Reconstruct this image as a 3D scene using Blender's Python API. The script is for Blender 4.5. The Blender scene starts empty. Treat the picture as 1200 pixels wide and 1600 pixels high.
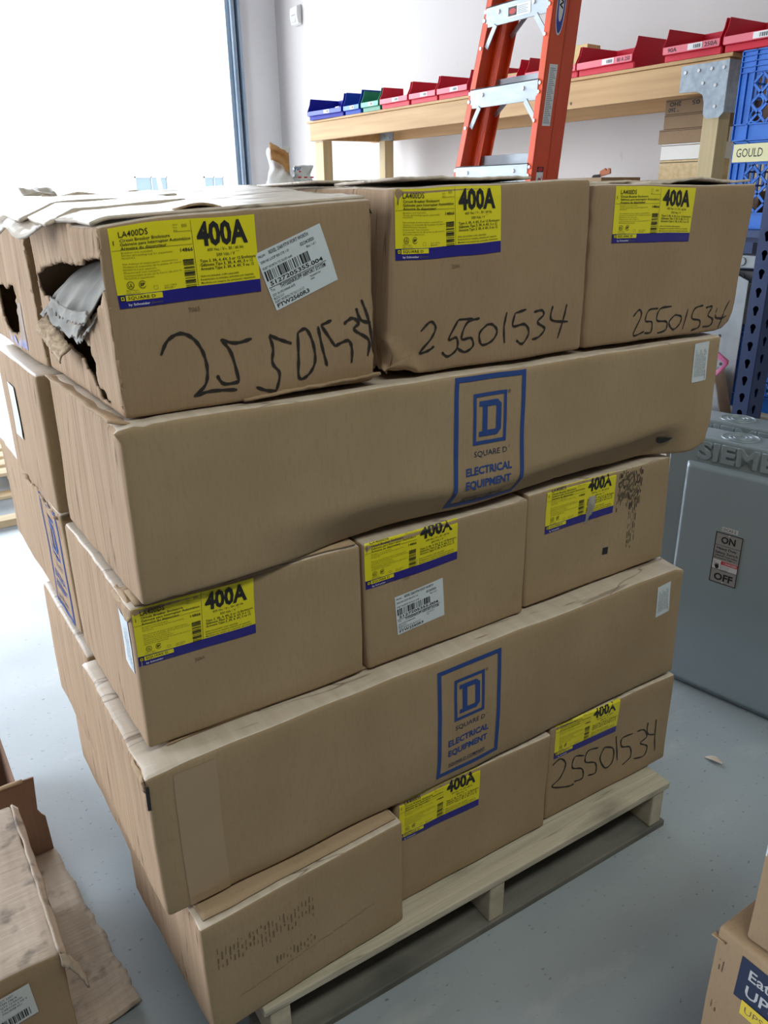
import bpy, bmesh, math, random
from mathutils import Vector, Matrix, noise
SC = bpy.context.scene
COL = SC.collection
PI = math.pi

# ------------------------------------------------------------------ camera
CAM = Vector((-.2374, -.9382, 1.3989)); FPX = 1233.48
def cam_axes(y, p, r):
    y, p, r = map(math.radians, (y, p, r))
    f = Vector((math.sin(y)*math.cos(p), math.cos(y)*math.cos(p), math.sin(p)))
    rt = Vector((math.cos(y), -math.sin(y), 0)); up = rt.cross(f)
    return (math.cos(r)*rt+math.sin(r)*up, -math.sin(r)*rt+math.cos(r)*up, f)
R_, U_, F_ = cam_axes(33.633, -21.8945, -.8283)
cd = bpy.data.cameras.new('camera'); cam = bpy.data.objects.new('camera', cd); COL.objects.link(cam)
cam.matrix_world = Matrix(((R_.x, U_.x, -F_.x, CAM.x), (R_.y, U_.y, -F_.y, CAM.y), (R_.z, U_.z, -F_.z, CAM.z), (0, 0, 0, 1)))
cd.sensor_fit = 'VERTICAL'; cd.sensor_height = 24.0; cd.lens = FPX/1600*24.0; cd.clip_start = .02; cd.clip_end = 300
SC.camera = cam

# ------------------------------------------------------------------ light and exposure
SC.view_settings.view_transform = 'Standard'; SC.view_settings.look = 'None'
SC.view_settings.gamma = 1.0; SC.view_settings.use_curve_mapping = False
SC.view_settings.exposure = 0.0
SC.cycles.max_bounces = 8; SC.cycles.diffuse_bounces = 5; SC.cycles.sample_clamp_indirect = 8
SC.cycles.use_denoising = True
W = bpy.data.worlds.new('world'); SC.world = W; W.use_nodes = True
bg = W.node_tree.nodes['Background']
bg.inputs['Color'].default_value = (.86, .93, 1.0, 1); bg.inputs['Strength'].default_value = 9.3
def area(name, loc, rot, sx, sy, power, col=(1, 1, 1), portal=False):
    l = bpy.data.lights.new(name, 'AREA'); l.shape = 'RECTANGLE'; l.size = sx; l.size_y = sy
    l.energy = power; l.color = col
    if portal: l.cycles.is_portal = True
    o = bpy.data.objects.new(name, l); COL.objects.link(o); o.location = loc; o.rotation_euler = rot
    return o
XL_ = -3.2
area('door_portal', (.6, 7.8, 2.3), (-PI/2, 0, 0), 6.3, 4.6, 1, portal=True)
area('door_portal', (XL_-.05, 2.2, 2.1), (0, -PI/2, 0), 4.2, 2.8, 1, portal=True)
# unseen overhead fill lamps, added to light the carton fronts from above
area('overhead_fill_light', (0, -1.6, 3.3), (0, 0, 0), 2.4, .4, 46, (.97, 1, .88))
area('overhead_fill_light', (2.6, -1.6, 3.3), (0, 0, 0), 2.0, .4, 22, (.97, 1, .88))

# ------------------------------------------------------------------ helpers
def tag(o, label=None, cat=None, group=None, kind=None):
    if label: o['label'] = label
    if cat: o['category'] = cat
    if group: o['group'] = group
    if kind: o['kind'] = kind
    return o
def empty(name, loc, rz=0, label=None, cat=None, group=None):
    o = bpy.data.objects.new(name, None); COL.objects.link(o); o.empty_display_size = .05
    o.location = loc; o.rotation_euler = (0, 0, rz)
    return tag(o, label, cat, group)
def link(name, me, parent=None):
    o = bpy.data.objects.new(name, me); COL.objects.link(o)
    if parent: o.parent = parent
    return o

class MB:
    """collects shapes, then links ONE mesh"""
    def __init__(s): s.v = []; s.f = []; s.m = []; s.mi = 0; s.sm = []; s.smooth = False
    def poly(s, pts):
        b = len(s.v); s.v += [Vector(p) for p in pts]; s.f.append(tuple(range(b, b+len(pts)))); s.m.append(s.mi); s.sm.append(s.smooth)
    def add(s, vs, fs):
        b = len(s.v); s.v += [Vector(p) for p in vs]
        for f in fs: s.f.append(tuple(i+b for i in f)); s.m.append(s.mi); s.sm.append(s.smooth)
    def box(s, x0, y0, z0, x1, y1, z1, M=None):
        vs = [Vector((x, y, z)) for z in (z0, z1) for y in (y0, y1) for x in (x0, x1)]
        if M is not None: vs = [M @ v for v in vs]
        s.add(vs, [(0, 2, 3, 1), (4, 5, 7, 6), (0, 1, 5, 4), (2, 6, 7, 3), (0, 4, 6, 2), (1, 3, 7, 5)])
    def bar(s, a, b, w, h, up=(0, 0, 1)):
        a = Vector(a); b = Vector(b); d = (b-a).normalized(); u = Vector(up)
        sd = d.cross(u)
        if sd.length < 1e-4: sd = d.cross(Vector((1, 0, 0)))
        sd.normalize(); u = sd.cross(d)
        vs = [p+sd*(i*w/2)+u*(j*h/2) for p in (a, b) for i, j in ((-1, -1), (1, -1), (1, 1), (-1, 1))]
        s.add(vs, [(3, 2, 1, 0), (4, 5, 6, 7), (0, 1, 5, 4), (1, 2, 6, 5), (2, 3, 7, 6), (3, 0, 4, 7)])
    def prism(s, pts2, map3, t0, t1):
        """extrude a 2D polygon; map3(x, y, t) -> point"""
        n = len(pts2)
        vs = [map3(x, y, t0) for x, y in pts2]+[map3(x, y, t1) for x, y in pts2]
        s.add(vs, [tuple(range(n))[::-1], tuple(range(n, 2*n))]+[(i, (i+1) % n, n+(i+1) % n, n+i) for i in range(n)])
    def tube(s, pts, r, seg=8, caps=True):
        pts = [Vector(p) for p in pts]; rr = r if isinstance(r, (list, tuple)) else [r]*len(pts)
        rings = []; prev = None
        for i, p in enumerate(pts):
            d = (pts[min(i+1, len(pts)-1)]-pts[max(i-1, 0)]).normalized()
            n = (prev - d*prev.dot(d)) if prev else d.orthogonal()
            n.normalize(); prev = n; b = d.cross(n)
            rings.append([p+(n*math.cos(2*PI*k/seg)+b*math.sin(2*PI*k/seg))*rr[i] for k in range(seg)])
        vs = [v for r_ in rings for v in r_]; fs = []
        for i in range(len(pts)-1):
            for k in range(seg):
                k2 = (k+1) % seg; fs.append((i*seg+k, i*seg+k2, (i+1)*seg+k2, (i+1)*seg+k))
        if caps: fs += [tuple(range(seg))[::-1], tuple(range((len(pts)-1)*seg, len(pts)*seg))]
        s.add(vs, fs)
    def cyl(s, c, ax, r, h, seg=16):
        c = Vector(c); ax = Vector(ax).normalized(); s.tube([c, c+ax*h], r, seg)
    def grid(s, fn, nu, nv, closed=False):
        vs = [fn(i/nu, j/nv) for j in range(nv+1) for i in range(nu+1)]
        s.add(vs, [(j*(nu+1)+i, j*(nu+1)+i+1, (j+1)*(nu+1)+i+1, (j+1)*(nu+1)+i) for j in range(nv) for i in range(nu)])
    def build(s, name, mats, parent=None, bevel=0, weld=False, solid=0, offset=0):
        me = bpy.data.meshes.new(name); me.from_pydata([tuple(v) for v in s.v], [], s.f)
        if not isinstance(mats, (list, tuple)): mats = [mats]
        for m in mats: me.materials.append(m)
        me.polygons.foreach_set('material_index', s.m); me.polygons.foreach_set('use_smooth', s.sm)
        bm = bmesh.new(); bm.from_mesh(me)
        if weld: bmesh.ops.remove_doubles(bm, verts=bm.verts, dist=1e-5)
        bmesh.ops.recalc_face_normals(bm, faces=bm.faces) if weld != 'keep' else None
        bm.to_mesh(me); bm.free(); me.update()
        o = link(name, me, parent)
        if solid:
            md = o.modifiers.new('solid', 'SOLIDIFY'); md.thickness = solid; md.offset = offset
        if bevel:
            md = o.modifiers.new('bevel', 'BEVEL'); md.width = bevel; md.segments = 2; md.limit_method = 'ANGLE'; md.angle_limit = math.radians(40)
        return o

# ------------------------------------------------------------------ materials
def mat(name, col, rough=.6, metal=0, spec=.5):
    m = bpy.data.materials.new(name); m.use_nodes = True; b = m.node_tree.nodes['Principled BSDF']
    b.inputs['Base Color'].default_value = (*col, 1); b.inputs['Roughness'].default_value = rough; b.inputs['Metallic'].default_value = metal
    b.inputs['Specular IOR Level'].default_value = spec
    return m
def nodes(m): return m.node_tree.nodes, m.node_tree.links, m.node_tree.nodes['Principled BSDF']
def noisemat(name, c1, c2, scale=(5, 5, 5), rough=.7, metal=0, detail=4, ramp=(.35, .65), bump=0, bscale=None, c3=None, scale3=None, ramp3=(.6, .7), space='Object', spec=.5, fac3=1.0):
    """two-tone noise; optional third tone for specks and wear; optional bump"""
    m = mat(name, c1, rough, metal, spec); N, L, B = nodes(m)
    tc = N.new('ShaderNodeTexCoord')
    def nz(sc, det):
        mp = N.new('ShaderNodeMapping'); mp.inputs['Scale'].default_value = sc; L.new(tc.outputs[space], mp.inputs['Vector'])
        t = N.new('ShaderNodeTexNoise'); t.inputs['Scale'].default_value = 1; t.inputs['Detail'].default_value = det; L.new(mp.outputs[0], t.inputs['Vector']); return t
    def rp(src, a, b, lo, hi):
        r = N.new('ShaderNodeValToRGB'); r.color_ramp.elements[0].position = lo; r.color_ramp.elements[1].position = hi
        r.color_ramp.elements[0].color = (*a, 1); r.color_ramp.elements[1].color = (*b, 1); L.new(src, r.inputs[0]); return r
    t = nz(scale, detail); r = rp(t.outputs['Fac'], c1, c2, *ramp); out = r.outputs[0]
    if c3:
        t3 = nz(scale3, 5); r3 = rp(t3.outputs['Fac'], (0, 0, 0), (fac3,)*3, *ramp3)
        mx = N.new('ShaderNodeMix'); mx.data_type = 'RGBA'; L.new(r3.outputs[0], mx.inputs['Factor']); L.new(out, mx.inputs['A']); mx.inputs['B'].default_value = (*c3, 1); out = mx.outputs['Result']
    L.new(out, B.inputs['Base Color'])
    if bump:
        tb = nz(bscale or scale, 3); bp = N.new('ShaderNodeBump'); bp.inputs['Strength'].default_value = bump; bp.inputs['Distance'].default_value = .002
        L.new(tb.outputs['Fac'], bp.inputs['Height']); L.new(bp.outputs[0], B.inputs['Normal'])
    return m
def kraft(name, a, b, wr=.25):
    """corrugated kraft board: mottled fibre colour, vertical flute lines"""
    return noisemat(name, a, b, (7, 7, 5), .82, 0, 6, (.3, .7), bump=wr, bscale=(150, 150, 4), c3=tuple(x*.78 for x in a), scale3=(220, 220, 60), ramp3=(.5, .8), fac3=.4, spec=.25)
K1 = kraft('kraft_board', (.325, .235, .142), (.372, .272, .17))
K2 = kraft('kraft_board_brown', (.30, .205, .125), (.345, .24, .15))
K3 = kraft('kraft_board_pale', (.38, .27, .175), (.43, .31, .205))
KW = noisemat('kraft_wrinkled_side', (.355, .24, .155), (.415, .288, .19), (7, 60, 3), .82, 0, 5, (.3, .7), bump=.9, bscale=(30, 130, 2.2), c3=(.24, .155, .10), scale3=(10, 75, 1.4), ramp3=(.58, .66), fac3=.5, spec=.25)
def add_lines(m, scale, width, dark, amt):
    """thin wavering crease lines where a stretched noise crosses its middle value"""
    N, L, B = nodes(m); src = B.inputs['Base Color'].links[0].from_socket
    tc = N.new('ShaderNodeTexCoord'); mp = N.new('ShaderNodeMapping'); mp.inputs['Scale'].default_value = scale; L.new(tc.outputs['Object'], mp.inputs['Vector'])
    t = N.new('ShaderNodeTexNoise'); t.inputs['Scale'].default_value = 1; t.inputs['Detail'].default_value = 2; L.new(mp.outputs[0], t.inputs['Vector'])
    a = N.new('ShaderNodeMath'); a.operation = 'SUBTRACT'; a.inputs[1].default_value = .5; L.new(t.outputs['Fac'], a.inputs[0])
    b = N.new('ShaderNodeMath'); b.operation = 'ABSOLUTE'; L.new(a.outputs[0], b.inputs[0])
    r = N.new('ShaderNodeMapRange'); r.inputs['From Min'].default_value = 0; r.inputs['From Max'].default_value = width; r.inputs['To Min'].default_value = amt; r.inputs['To Max'].default_value = 0; L.new(b.outputs[0], r.inputs['Value'])
    mx = N.new('ShaderNodeMix'); mx.data_type = 'RGBA'; L.new(r.outputs[0], mx.inputs['Factor']); L.new(src, mx.inputs['A']); mx.inputs['B'].default_value = (*dark, 1); L.new(mx.outputs['Result'], B.inputs['Base Color'])
add_lines(KW, (4, 24, .9), .010, (.12, .07, .04), .75)
KT = noisemat('daylit_board_top', (.50, .42, .345), (.60, .52, .44), (60, 5, 5), .36, 0, 5, (.3, .7), bump=.5, bscale=(14, 90, 30), c3=(.16, .11, .08), scale3=(5, 46, 8), ramp3=(.62, .67), fac3=.6, spec=.6)  # board tops paled in colour to carry the grazing daylight sheen
KE = noisemat('board_cut_edge', (.26, .18, .11), (.48, .36, .24), (90, 90, 200), .9)
KD = mat('shadow_gap_board', (.12, .075, .045), .9)
add_lines(KT, (3, 18, 6), .010, (.12, .08, .055), .7)
LINER = noisemat('torn_liner_paper', (.25, .24, .225), (.36, .345, .32), (18, 18, 18), .9, bump=.6, bscale=(40, 40, 40))
YEL = mat('label_yellow', (.74, .66, .015), .38); BLU = mat('label_blue', (.018, .014, .22), .35)
INK = mat('black_ink', (.012, .012, .014), .5); WHT = mat('label_white', (.62, .68, .74), .42); WTX = mat('white_ink', (.8, .8, .8), .5)
EMB = mat('printed_blue_ink', (.016, .055, .24), .65); EMD = mat('printed_navy_ink', (.02, .028, .09), .65)
MRK = mat('marker_ink', (.018, .014, .012), .55); FNT = mat('faint_ink', (.16, .105, .06), .7); GRYI = mat('grey_ink', (.14, .125, .015), .5)
SCR = mat('smudge_ink', (.10, .065, .042), .8)

# ------------------------------------------------------------------ text and flat print
_cache = {}
def text2d(s, bold=0.0):
    k = (s, bold)
    if k in _cache: return _cache[k]
    cu = bpy.data.curves.new('t', 'FONT'); cu.body = s; cu.size = 1; cu.offset = bold; cu.resolution_u = 2; cu.fill_mode = 'BOTH'
    o = bpy.data.objects.new('t', cu); COL.objects.link(o)
    dg = bpy.context.evaluated_depsgraph_get(); me = o.evaluated_get(dg).to_mesh()
    vs = [(v.co.x, v.co.y) for v in me.vertices]; fs = [tuple(p.vertices) for p in me.polygons]
    o.evaluated_get(dg).to_mesh_clear(); bpy.data.objects.remove(o); bpy.data.curves.remove(cu)
    xs = [v[0] for v in vs] or [0]; x0 = min(xs); wd = max(max(xs)-x0, 1e-3)
    vs = [((x-x0), y) for x, y in vs]
    _cache[k] = (vs, fs, wd); return _cache[k]
CAPH = .70
def shape2d(loops, depth=0.0):
    """fill 2D loops (holes allowed) -> verts, faces"""
    cu = bpy.data.curves.new('s', 'CURVE'); cu.dimensions = '2D'; cu.fill_mode = 'BOTH' ; cu.extrude = depth
    for lp in loops:
        sp = cu.splines.new('POLY'); sp.points.add(len(lp)-1); sp.use_cyclic_u = True
        for p, q in zip(sp.points, lp): p.co = (q[0], q[1], 0, 1)
    o = bpy.data.objects.new('s', cu); COL.objects.link(o)
    dg = bpy.context.evaluated_depsgraph_get(); me = o.evaluated_get(dg).to_mesh()
    vs = [tuple(v.co) for v in me.vertices]; fs = [tuple(p.vertices) for p in me.polygons]
    o.evaluated_get(dg).to_mesh_clear(); bpy.data.objects.remove(o); bpy.data.curves.remove(cu)
    return vs, fs
def smooth_path(pts, n=6):
    if len(pts) < 3:
        a, b = pts; return [(a[0]+(b[0]-a[0])*i/n, a[1]+(b[1]-a[1])*i/n) for i in range(n+1)]
    out = []; P = [pts[0]]+list(pts)+[pts[-1]]
    for i in range(1, len(P)-2):
        for k in range(n):
            t = k/n; r = []
            for c in (0, 1):
                a, b, d, e = P[i-1][c], P[i][c], P[i+1][c], P[i+2][c]
                r.append(.5*(2*b+(d-a)*t+(2*a-5*b+4*d-e)*t*t+(3*b-a-3*d+e)*t**3))
            out.append(tuple(r))
    out.append(pts[-1]); return out
class Print:
    def __init__(s): s.v = []; s.f = []; s.m = []; s.mats = []
    def mi(s, m):
        if m not in s.mats: s.mats.append(m)
        return s.mats.index(m)
    def raw(s, vs, fs, m, layer):
        b = len(s.v); s.v += [(x, y, layer) for x, y in vs]; k = s.mi(m)
        for f in fs: s.f.append(tuple(i+b for i in f)); s.m.append(k)
    def rect(s, x0, y0, x1, y1, m, layer=1, nx=1, ny=1):
        vs = [(x0+(x1-x0)*i/nx, y0+(y1-y0)*j/ny) for j in range(ny+1) for i in range(nx+1)]
        s.raw(vs, [(j*(nx+1)+i, j*(nx+1)+i+1, (j+1)*(nx+1)+i+1, (j+1)*(nx+1)+i) for j in range(ny) for i in range(nx)], m, layer)
    def text(s, x, y, h, st, m, layer=2, bold=0, width=None, xs=1.0, right=False):
        vs, fs, wd = text2d(st, bold); k = h/CAPH
        sx = (width/wd) if width else k*xs
        ox = x-(wd*sx if right else 0)
        s.raw([(ox+a*sx, y+b*k) for a, b in vs], fs, m, layer)
    def stroke(s, pts, w, m, layer=2, n=6, sm=True):
        P = smooth_path(pts, n) if sm else pts
        vs = []; fs = []
        for i, p in enumerate(P):
            a = P[max(i-1, 0)]; b = P[min(i+1, len(P)-1)]; dx, dy = b[0]-a[0], b[1]-a[1]; l = math.hypot(dx, dy) or 1
            ww = w*(.42+.10*math.sin(i*1.7+p[0]*40))
            if i in (0, len(P)-1): ww *= .6
            vs += [(p[0]-dy/l*ww, p[1]+dx/l*ww), (p[0]+dy/l*ww, p[1]-dx/l*ww)]
        for i in range(len(P)-1): fs.append((2*i, 2*i+1, 2*i+3, 2*i+2))
        s.raw(vs, fs, m, layer)
    def ring(s, cx, cy, r, w, m, layer=2, n=20, a0=0, a1=2*PI):
        vs = []; fs = []
        for i in range(n+1):
            a = a0+(a1-a0)*i/n
            vs += [(cx+math.cos(a)*r, cy+math.sin(a)*r), (cx+math.cos(a)*(r-w), cy+math.sin(a)*(r-w))]
        for i in range(n): fs.append((2*i, 2*i+1, 2*i+3, 2*i+2))
        s.raw(vs, fs, m, layer)
    def frame(s, x0, y0, x1, y1, w, m, layer=1, n=10):
        s.rect(x0, y1-w, x1, y1, m, layer, n, 1); s.rect(x0, y0, x1, y0+w, m, layer, n, 1)
        s.rect(x0, y0+w, x0+w, y1-w, m, layer, 1, n); s.rect(x1-w, y0+w, x1, y1-w, m, layer, 1, n)
    def bars(s, x0, y0, x1, y1, m, n, seed=1, layer=2, vert=True):
        rd = random.Random(seed); ws = [rd.choice((1, 1, 2, 3)) for _ in range(2*n)]; t = sum(ws); a = 0
        for i, w_ in enumerate(ws):
            if i % 2 == 0:
                p, q = a/t, (a+w_)/t
                if vert: s.rect(x0+(x1-x0)*p, y0, x0+(x1-x0)*q, y1, m, layer)
                else: s.rect(x0, y0+(y1-y0)*p, x1, y0+(y1-y0)*q, m, layer)
            a += w_
    def build(s, name, fn, parent, step=.00035, base=.0008, label=None):
        me = bpy.data.meshes.new(name)
        me.from_pydata([tuple(fn(x, y, base+step*l)) for x, y, l in s.v], [], s.f)
        for m in s.mats: me.materials.append(m)
        me.polygons.foreach_set('material_index', s.m); me.update()
        o = link(name, me, parent)
        if label: o['label'] = label
        return o
def rot2(fn, x0, y0, deg, sx=1, sy=1, shear=0):
    c, s_ = math.cos(math.radians(deg)), math.sin(math.radians(deg))
    def g(x, y, o):
        x *= sx; y *= sy
        return fn(x0+c*x-s_*y, y0+s_*x+c*y, o)
    return g

def label_400a():
    p = Print(); w, h = .186, .0925
    Y = lambda f: h*(1-f)
    X = lambda f: w*f
    p.rect(0, h*.165, w, h, YEL, 0, 14, 6); p.rect(0, 0, w, h*.165, BLU, 0, 14, 2)
    p.rect(X(.012), h*.085, X(.045), h*.155, INK, 1); p.frame(X(.018), h*.097, X(.039), h*.143, .0009, YEL, 2, 1)
    p.rect(X(.05), h*.085, X(.29), h*.155, YEL, 1); p.text(X(.062), h*.103, h*.036, 'SQUARE D', INK, 2, .01, width=X(.18))
    p.text(X(.06), h*.025, h*.030, 'by Schneider', WTX, 2, .01, width=X(.14)); p.text(X(.21), h*.025, h*.030, 'Electric', GRYI, 2, width=X(.075))
    p.text(X(.06), Y(.135), h*.075, 'LA400DS', INK, 2, .005, width=X(.19)); p.text(X(.02), Y(.225), h*.055, '1', INK, 2, .02)
    for i, t in enumerate(('Series', 'Serie', 'Série')): p.text(X(.42), Y(.065+.035*i), h*.020, t, GRYI, 2)
    p.text(X(.48), Y(.09), h*.035, 'E05', GRYI, 2)
    p.rect(X(.42), Y(.143), X(.535), Y(.139), INK, 2); p.rect(X(.005), Y(.305), X(.535), Y(.301), INK, 2)
    for i, t in enumerate(('Circuit Breaker Enclosure', 'Gabinete para Interruptor Automático', 'Armoire du disjoncteur')):
        p.text(X(.062), Y(.195+.052*i), h*.036, t, INK, 2, .012, width=X((.33, .465, .30)[i]))
    sm = ('Breaker not included.', 'Order grounding lug kit separately', 'PKOGTA-2.', None, 'No incluye el interruptor automático.', 'Ordene el ensamble de la paleta de tierra', 'PKOGTA-2 por separado.', 'Disjoncteur non compris.', 'Commandez le kit de la barre de m.à l.t.', 'PKOGTA-2 séparément.')
    for i, t in enumerate(sm):
        if t: p.text(X(.062), Y(.345+.034*i), h*.020, t, GRYI, 2, width=X(min(.0098*len(t), .38)))
    p.text(X(.448), Y(.385), h*.042, '14866', INK, 2, .015, width=X(.085))
    p.bars(X(.455), Y(.84), X(.53), Y(.47), INK, 17, 5, 2, vert=False)
    p.rect(X(.541), Y(.83), X(.5435), Y(.02), INK, 2)
    p.ring(X(.093), Y(.725), h*.048, .0006, INK); p.text(X(.079), Y(.745), h*.040, 'UL', INK, 2, .02, width=X(.028))
    p.ring(X(.17), Y(.725), h*.048, .0006, INK, 2, 20, .5, 5.8); p.text(X(.155), Y(.742), h*.036, 'SP', INK, 2, .03, width=X(.03))
    for i, t in enumerate(('Made in Mexico', 'Hecho en México', 'Fabriqué au Mexique')): p.text(X(.062), Y(.795+.028*i), h*.017, t, GRYI, 2)
    p.frame(X(.24), Y(.80), X(.268), Y(.755), .0003, GRYI, 2, 1); p.text(X(.31), Y(.78), h*.018, '30.56 / 13.87 kg', GRYI, 2); p.text(X(.31), Y(.81), h*.018, '80250-408-11', GRYI, 2)
    p.text(X(.572), Y(.325), h*.275, '400A', INK, 2, .038, width=X(.365))
    p.text(X(.635), Y(.405), h*.038, '600 Vac / V~, 50 / 60 Hz', INK, 2, .004, width=X(.265)); p.text(X(.695), Y(.475), h*.038, '500 Vdc / V', INK, 2, .004, width=X(.135)); p.rect(X(.84), Y(.435), X(.865), Y(.432), INK, 2)
    for i, t in enumerate(('Type 3, 3R, 4, 4X, 5 or 12 Enclosure', 'Gabinete Tipo 3, 3R, 4, 4X, 5 o 12', 'Armoire Type 3, 3R, 4, 4X, 5 ou 12')):
        p.text(X(.572), Y(.54+.05*i), h*.036, t, INK, 2, .012, width=X((.41, .385, .39)[i]))
    for i, t in enumerate(('Hubs not included, order separately.', 'Receptáculos no incluidos, solicítelos por separado.', 'Manchons non compris, les commander séparément.')):
        p.text(X(.565), Y(.725+.043*i), h*.024, t, INK, 2, .006, width=X((.28, .39, .40)[i]))
    return p
L400 = label_400a()
def label_ship():
    p = Print(); w, h = .104, .083
    p.rect(0, 0, w, h, WHT, 0, 8, 6)
    T = lambda x, y, hh, t, wd, b=0: p.text(x, y, hh, t, INK, 1, b, width=wd)
    T(.003, h-.008, .0035, 'FROM:', .011); T(.020, h-.008, .005, 'REXEL 2560 FTW FORT WORTH', .062, .01)
    T(.003, h-.016, .0035, '2500 NE LOOP 820 STE 110', .045); T(.066, h-.017, .0045, '02/24/2020', .022, .01); T(.074, h-.023, .0035, 'Box 1 of 1', .015)
    T(.003, h-.025, .0035, 'FORT WORTH TX 76137-1645', .047)
    p.bars(.003, h-.041, .074, h-.027, INK, 26, 9, 1)
    T(.006, h-.048, .0055, 'S127205355.004', .085, .02); p.rect(.002, h-.0505, .095, h-.0498, INK, 1)
    T(.003, h-.056, .004, 'To:', .007); T(.018, h-.057, .0055, 'THYSSENKRUPP AIRPORT SYSTEM', .074, .012)
    T(.003, h-.063, .0035, '3201 N SYLVANIA AVE', .036); T(.064, h-.062, .0025, 'TKA INVENTORY', .018); T(.064, h-.066, .0025, 'INV#', .006)
    T(.003, h-.068, .0035, 'BLDG 513', .016); T(.003, h-.073, .0035, 'FORT WORTH TX 76111-3117', .047)
    T(.004, h-.080, .0055, 'FTW2560R3', .052, .02)
    return p
LSHIP = label_ship()
def emblem(ph=.2285, tail=0.0):
    """framed printed square-letter emblem with its wording; x 0..0.148, y 0..ph"""
    p = Print(); w = .148; bw = .0085
    p.rect(0, 0, bw, ph, EMB, 0, 1, 26); p.rect(w-bw, 0, w, ph, EMB, 0, 1, 26)
    p.rect(bw, ph-bw, w-bw, ph, EMB, 0, 12, 1); p.rect(bw, 0, w-bw, bw, EMB, 0, 12, 1)
    a0, a1, b0, b1 = .038, .108, ph-.116, ph-.030
    p.frame(a0, b0, a1, b1, .0062, EMB, 0, 8)
    e = lambda x, y: (a0+(a1-a0)*x, b0+(b1-b0)*y)
    out = [e(.17, .155), e(.72, .155), e(.84, .25), e(.84, .75), e(.72, .845), e(.17, .845), e(.17, .745), e(.27, .745), e(.27, .255), e(.17, .255)]
    inn = [e(.42, .27), e(.66, .27), e(.685, .29), e(.685, .71), e(.66, .73), e(.42, .73)]
    vs, fs = shape2d([out, inn]); p.raw([(v[0], v[1]) for v in vs], fs, EMB, 0)
    p.ring(a1+.005, b1-.003, .0032, .0005, EMD, 0, 12); p.text(a1+.0035, b1-.0045, .003, 'R', EMD, 0, width=.003)
    p.text(.041, ph-.136, .0095, 'SQUARE D', EMD, 0, 0, width=.070); p.ring(.1155, ph-.127, .0018, .0004, EMD, 0, 10)
    p.text(.025, ph-.165, .0125, 'ELECTRICAL', EMB, 0, .03, width=.096); p.text(.025, ph-.187, .0125, 'EQUIPMENT', EMB, 0, .03, width=.094)
    p.text(.027, ph-.2105, .0065, 'SQUARE D COMPANY', EMD, 0, .015, width=.088); p.rect(.026, ph-.2130, .117, ph-.2122, EMD, 0, 8, 1)
    return p
EMBL = emblem()

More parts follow.
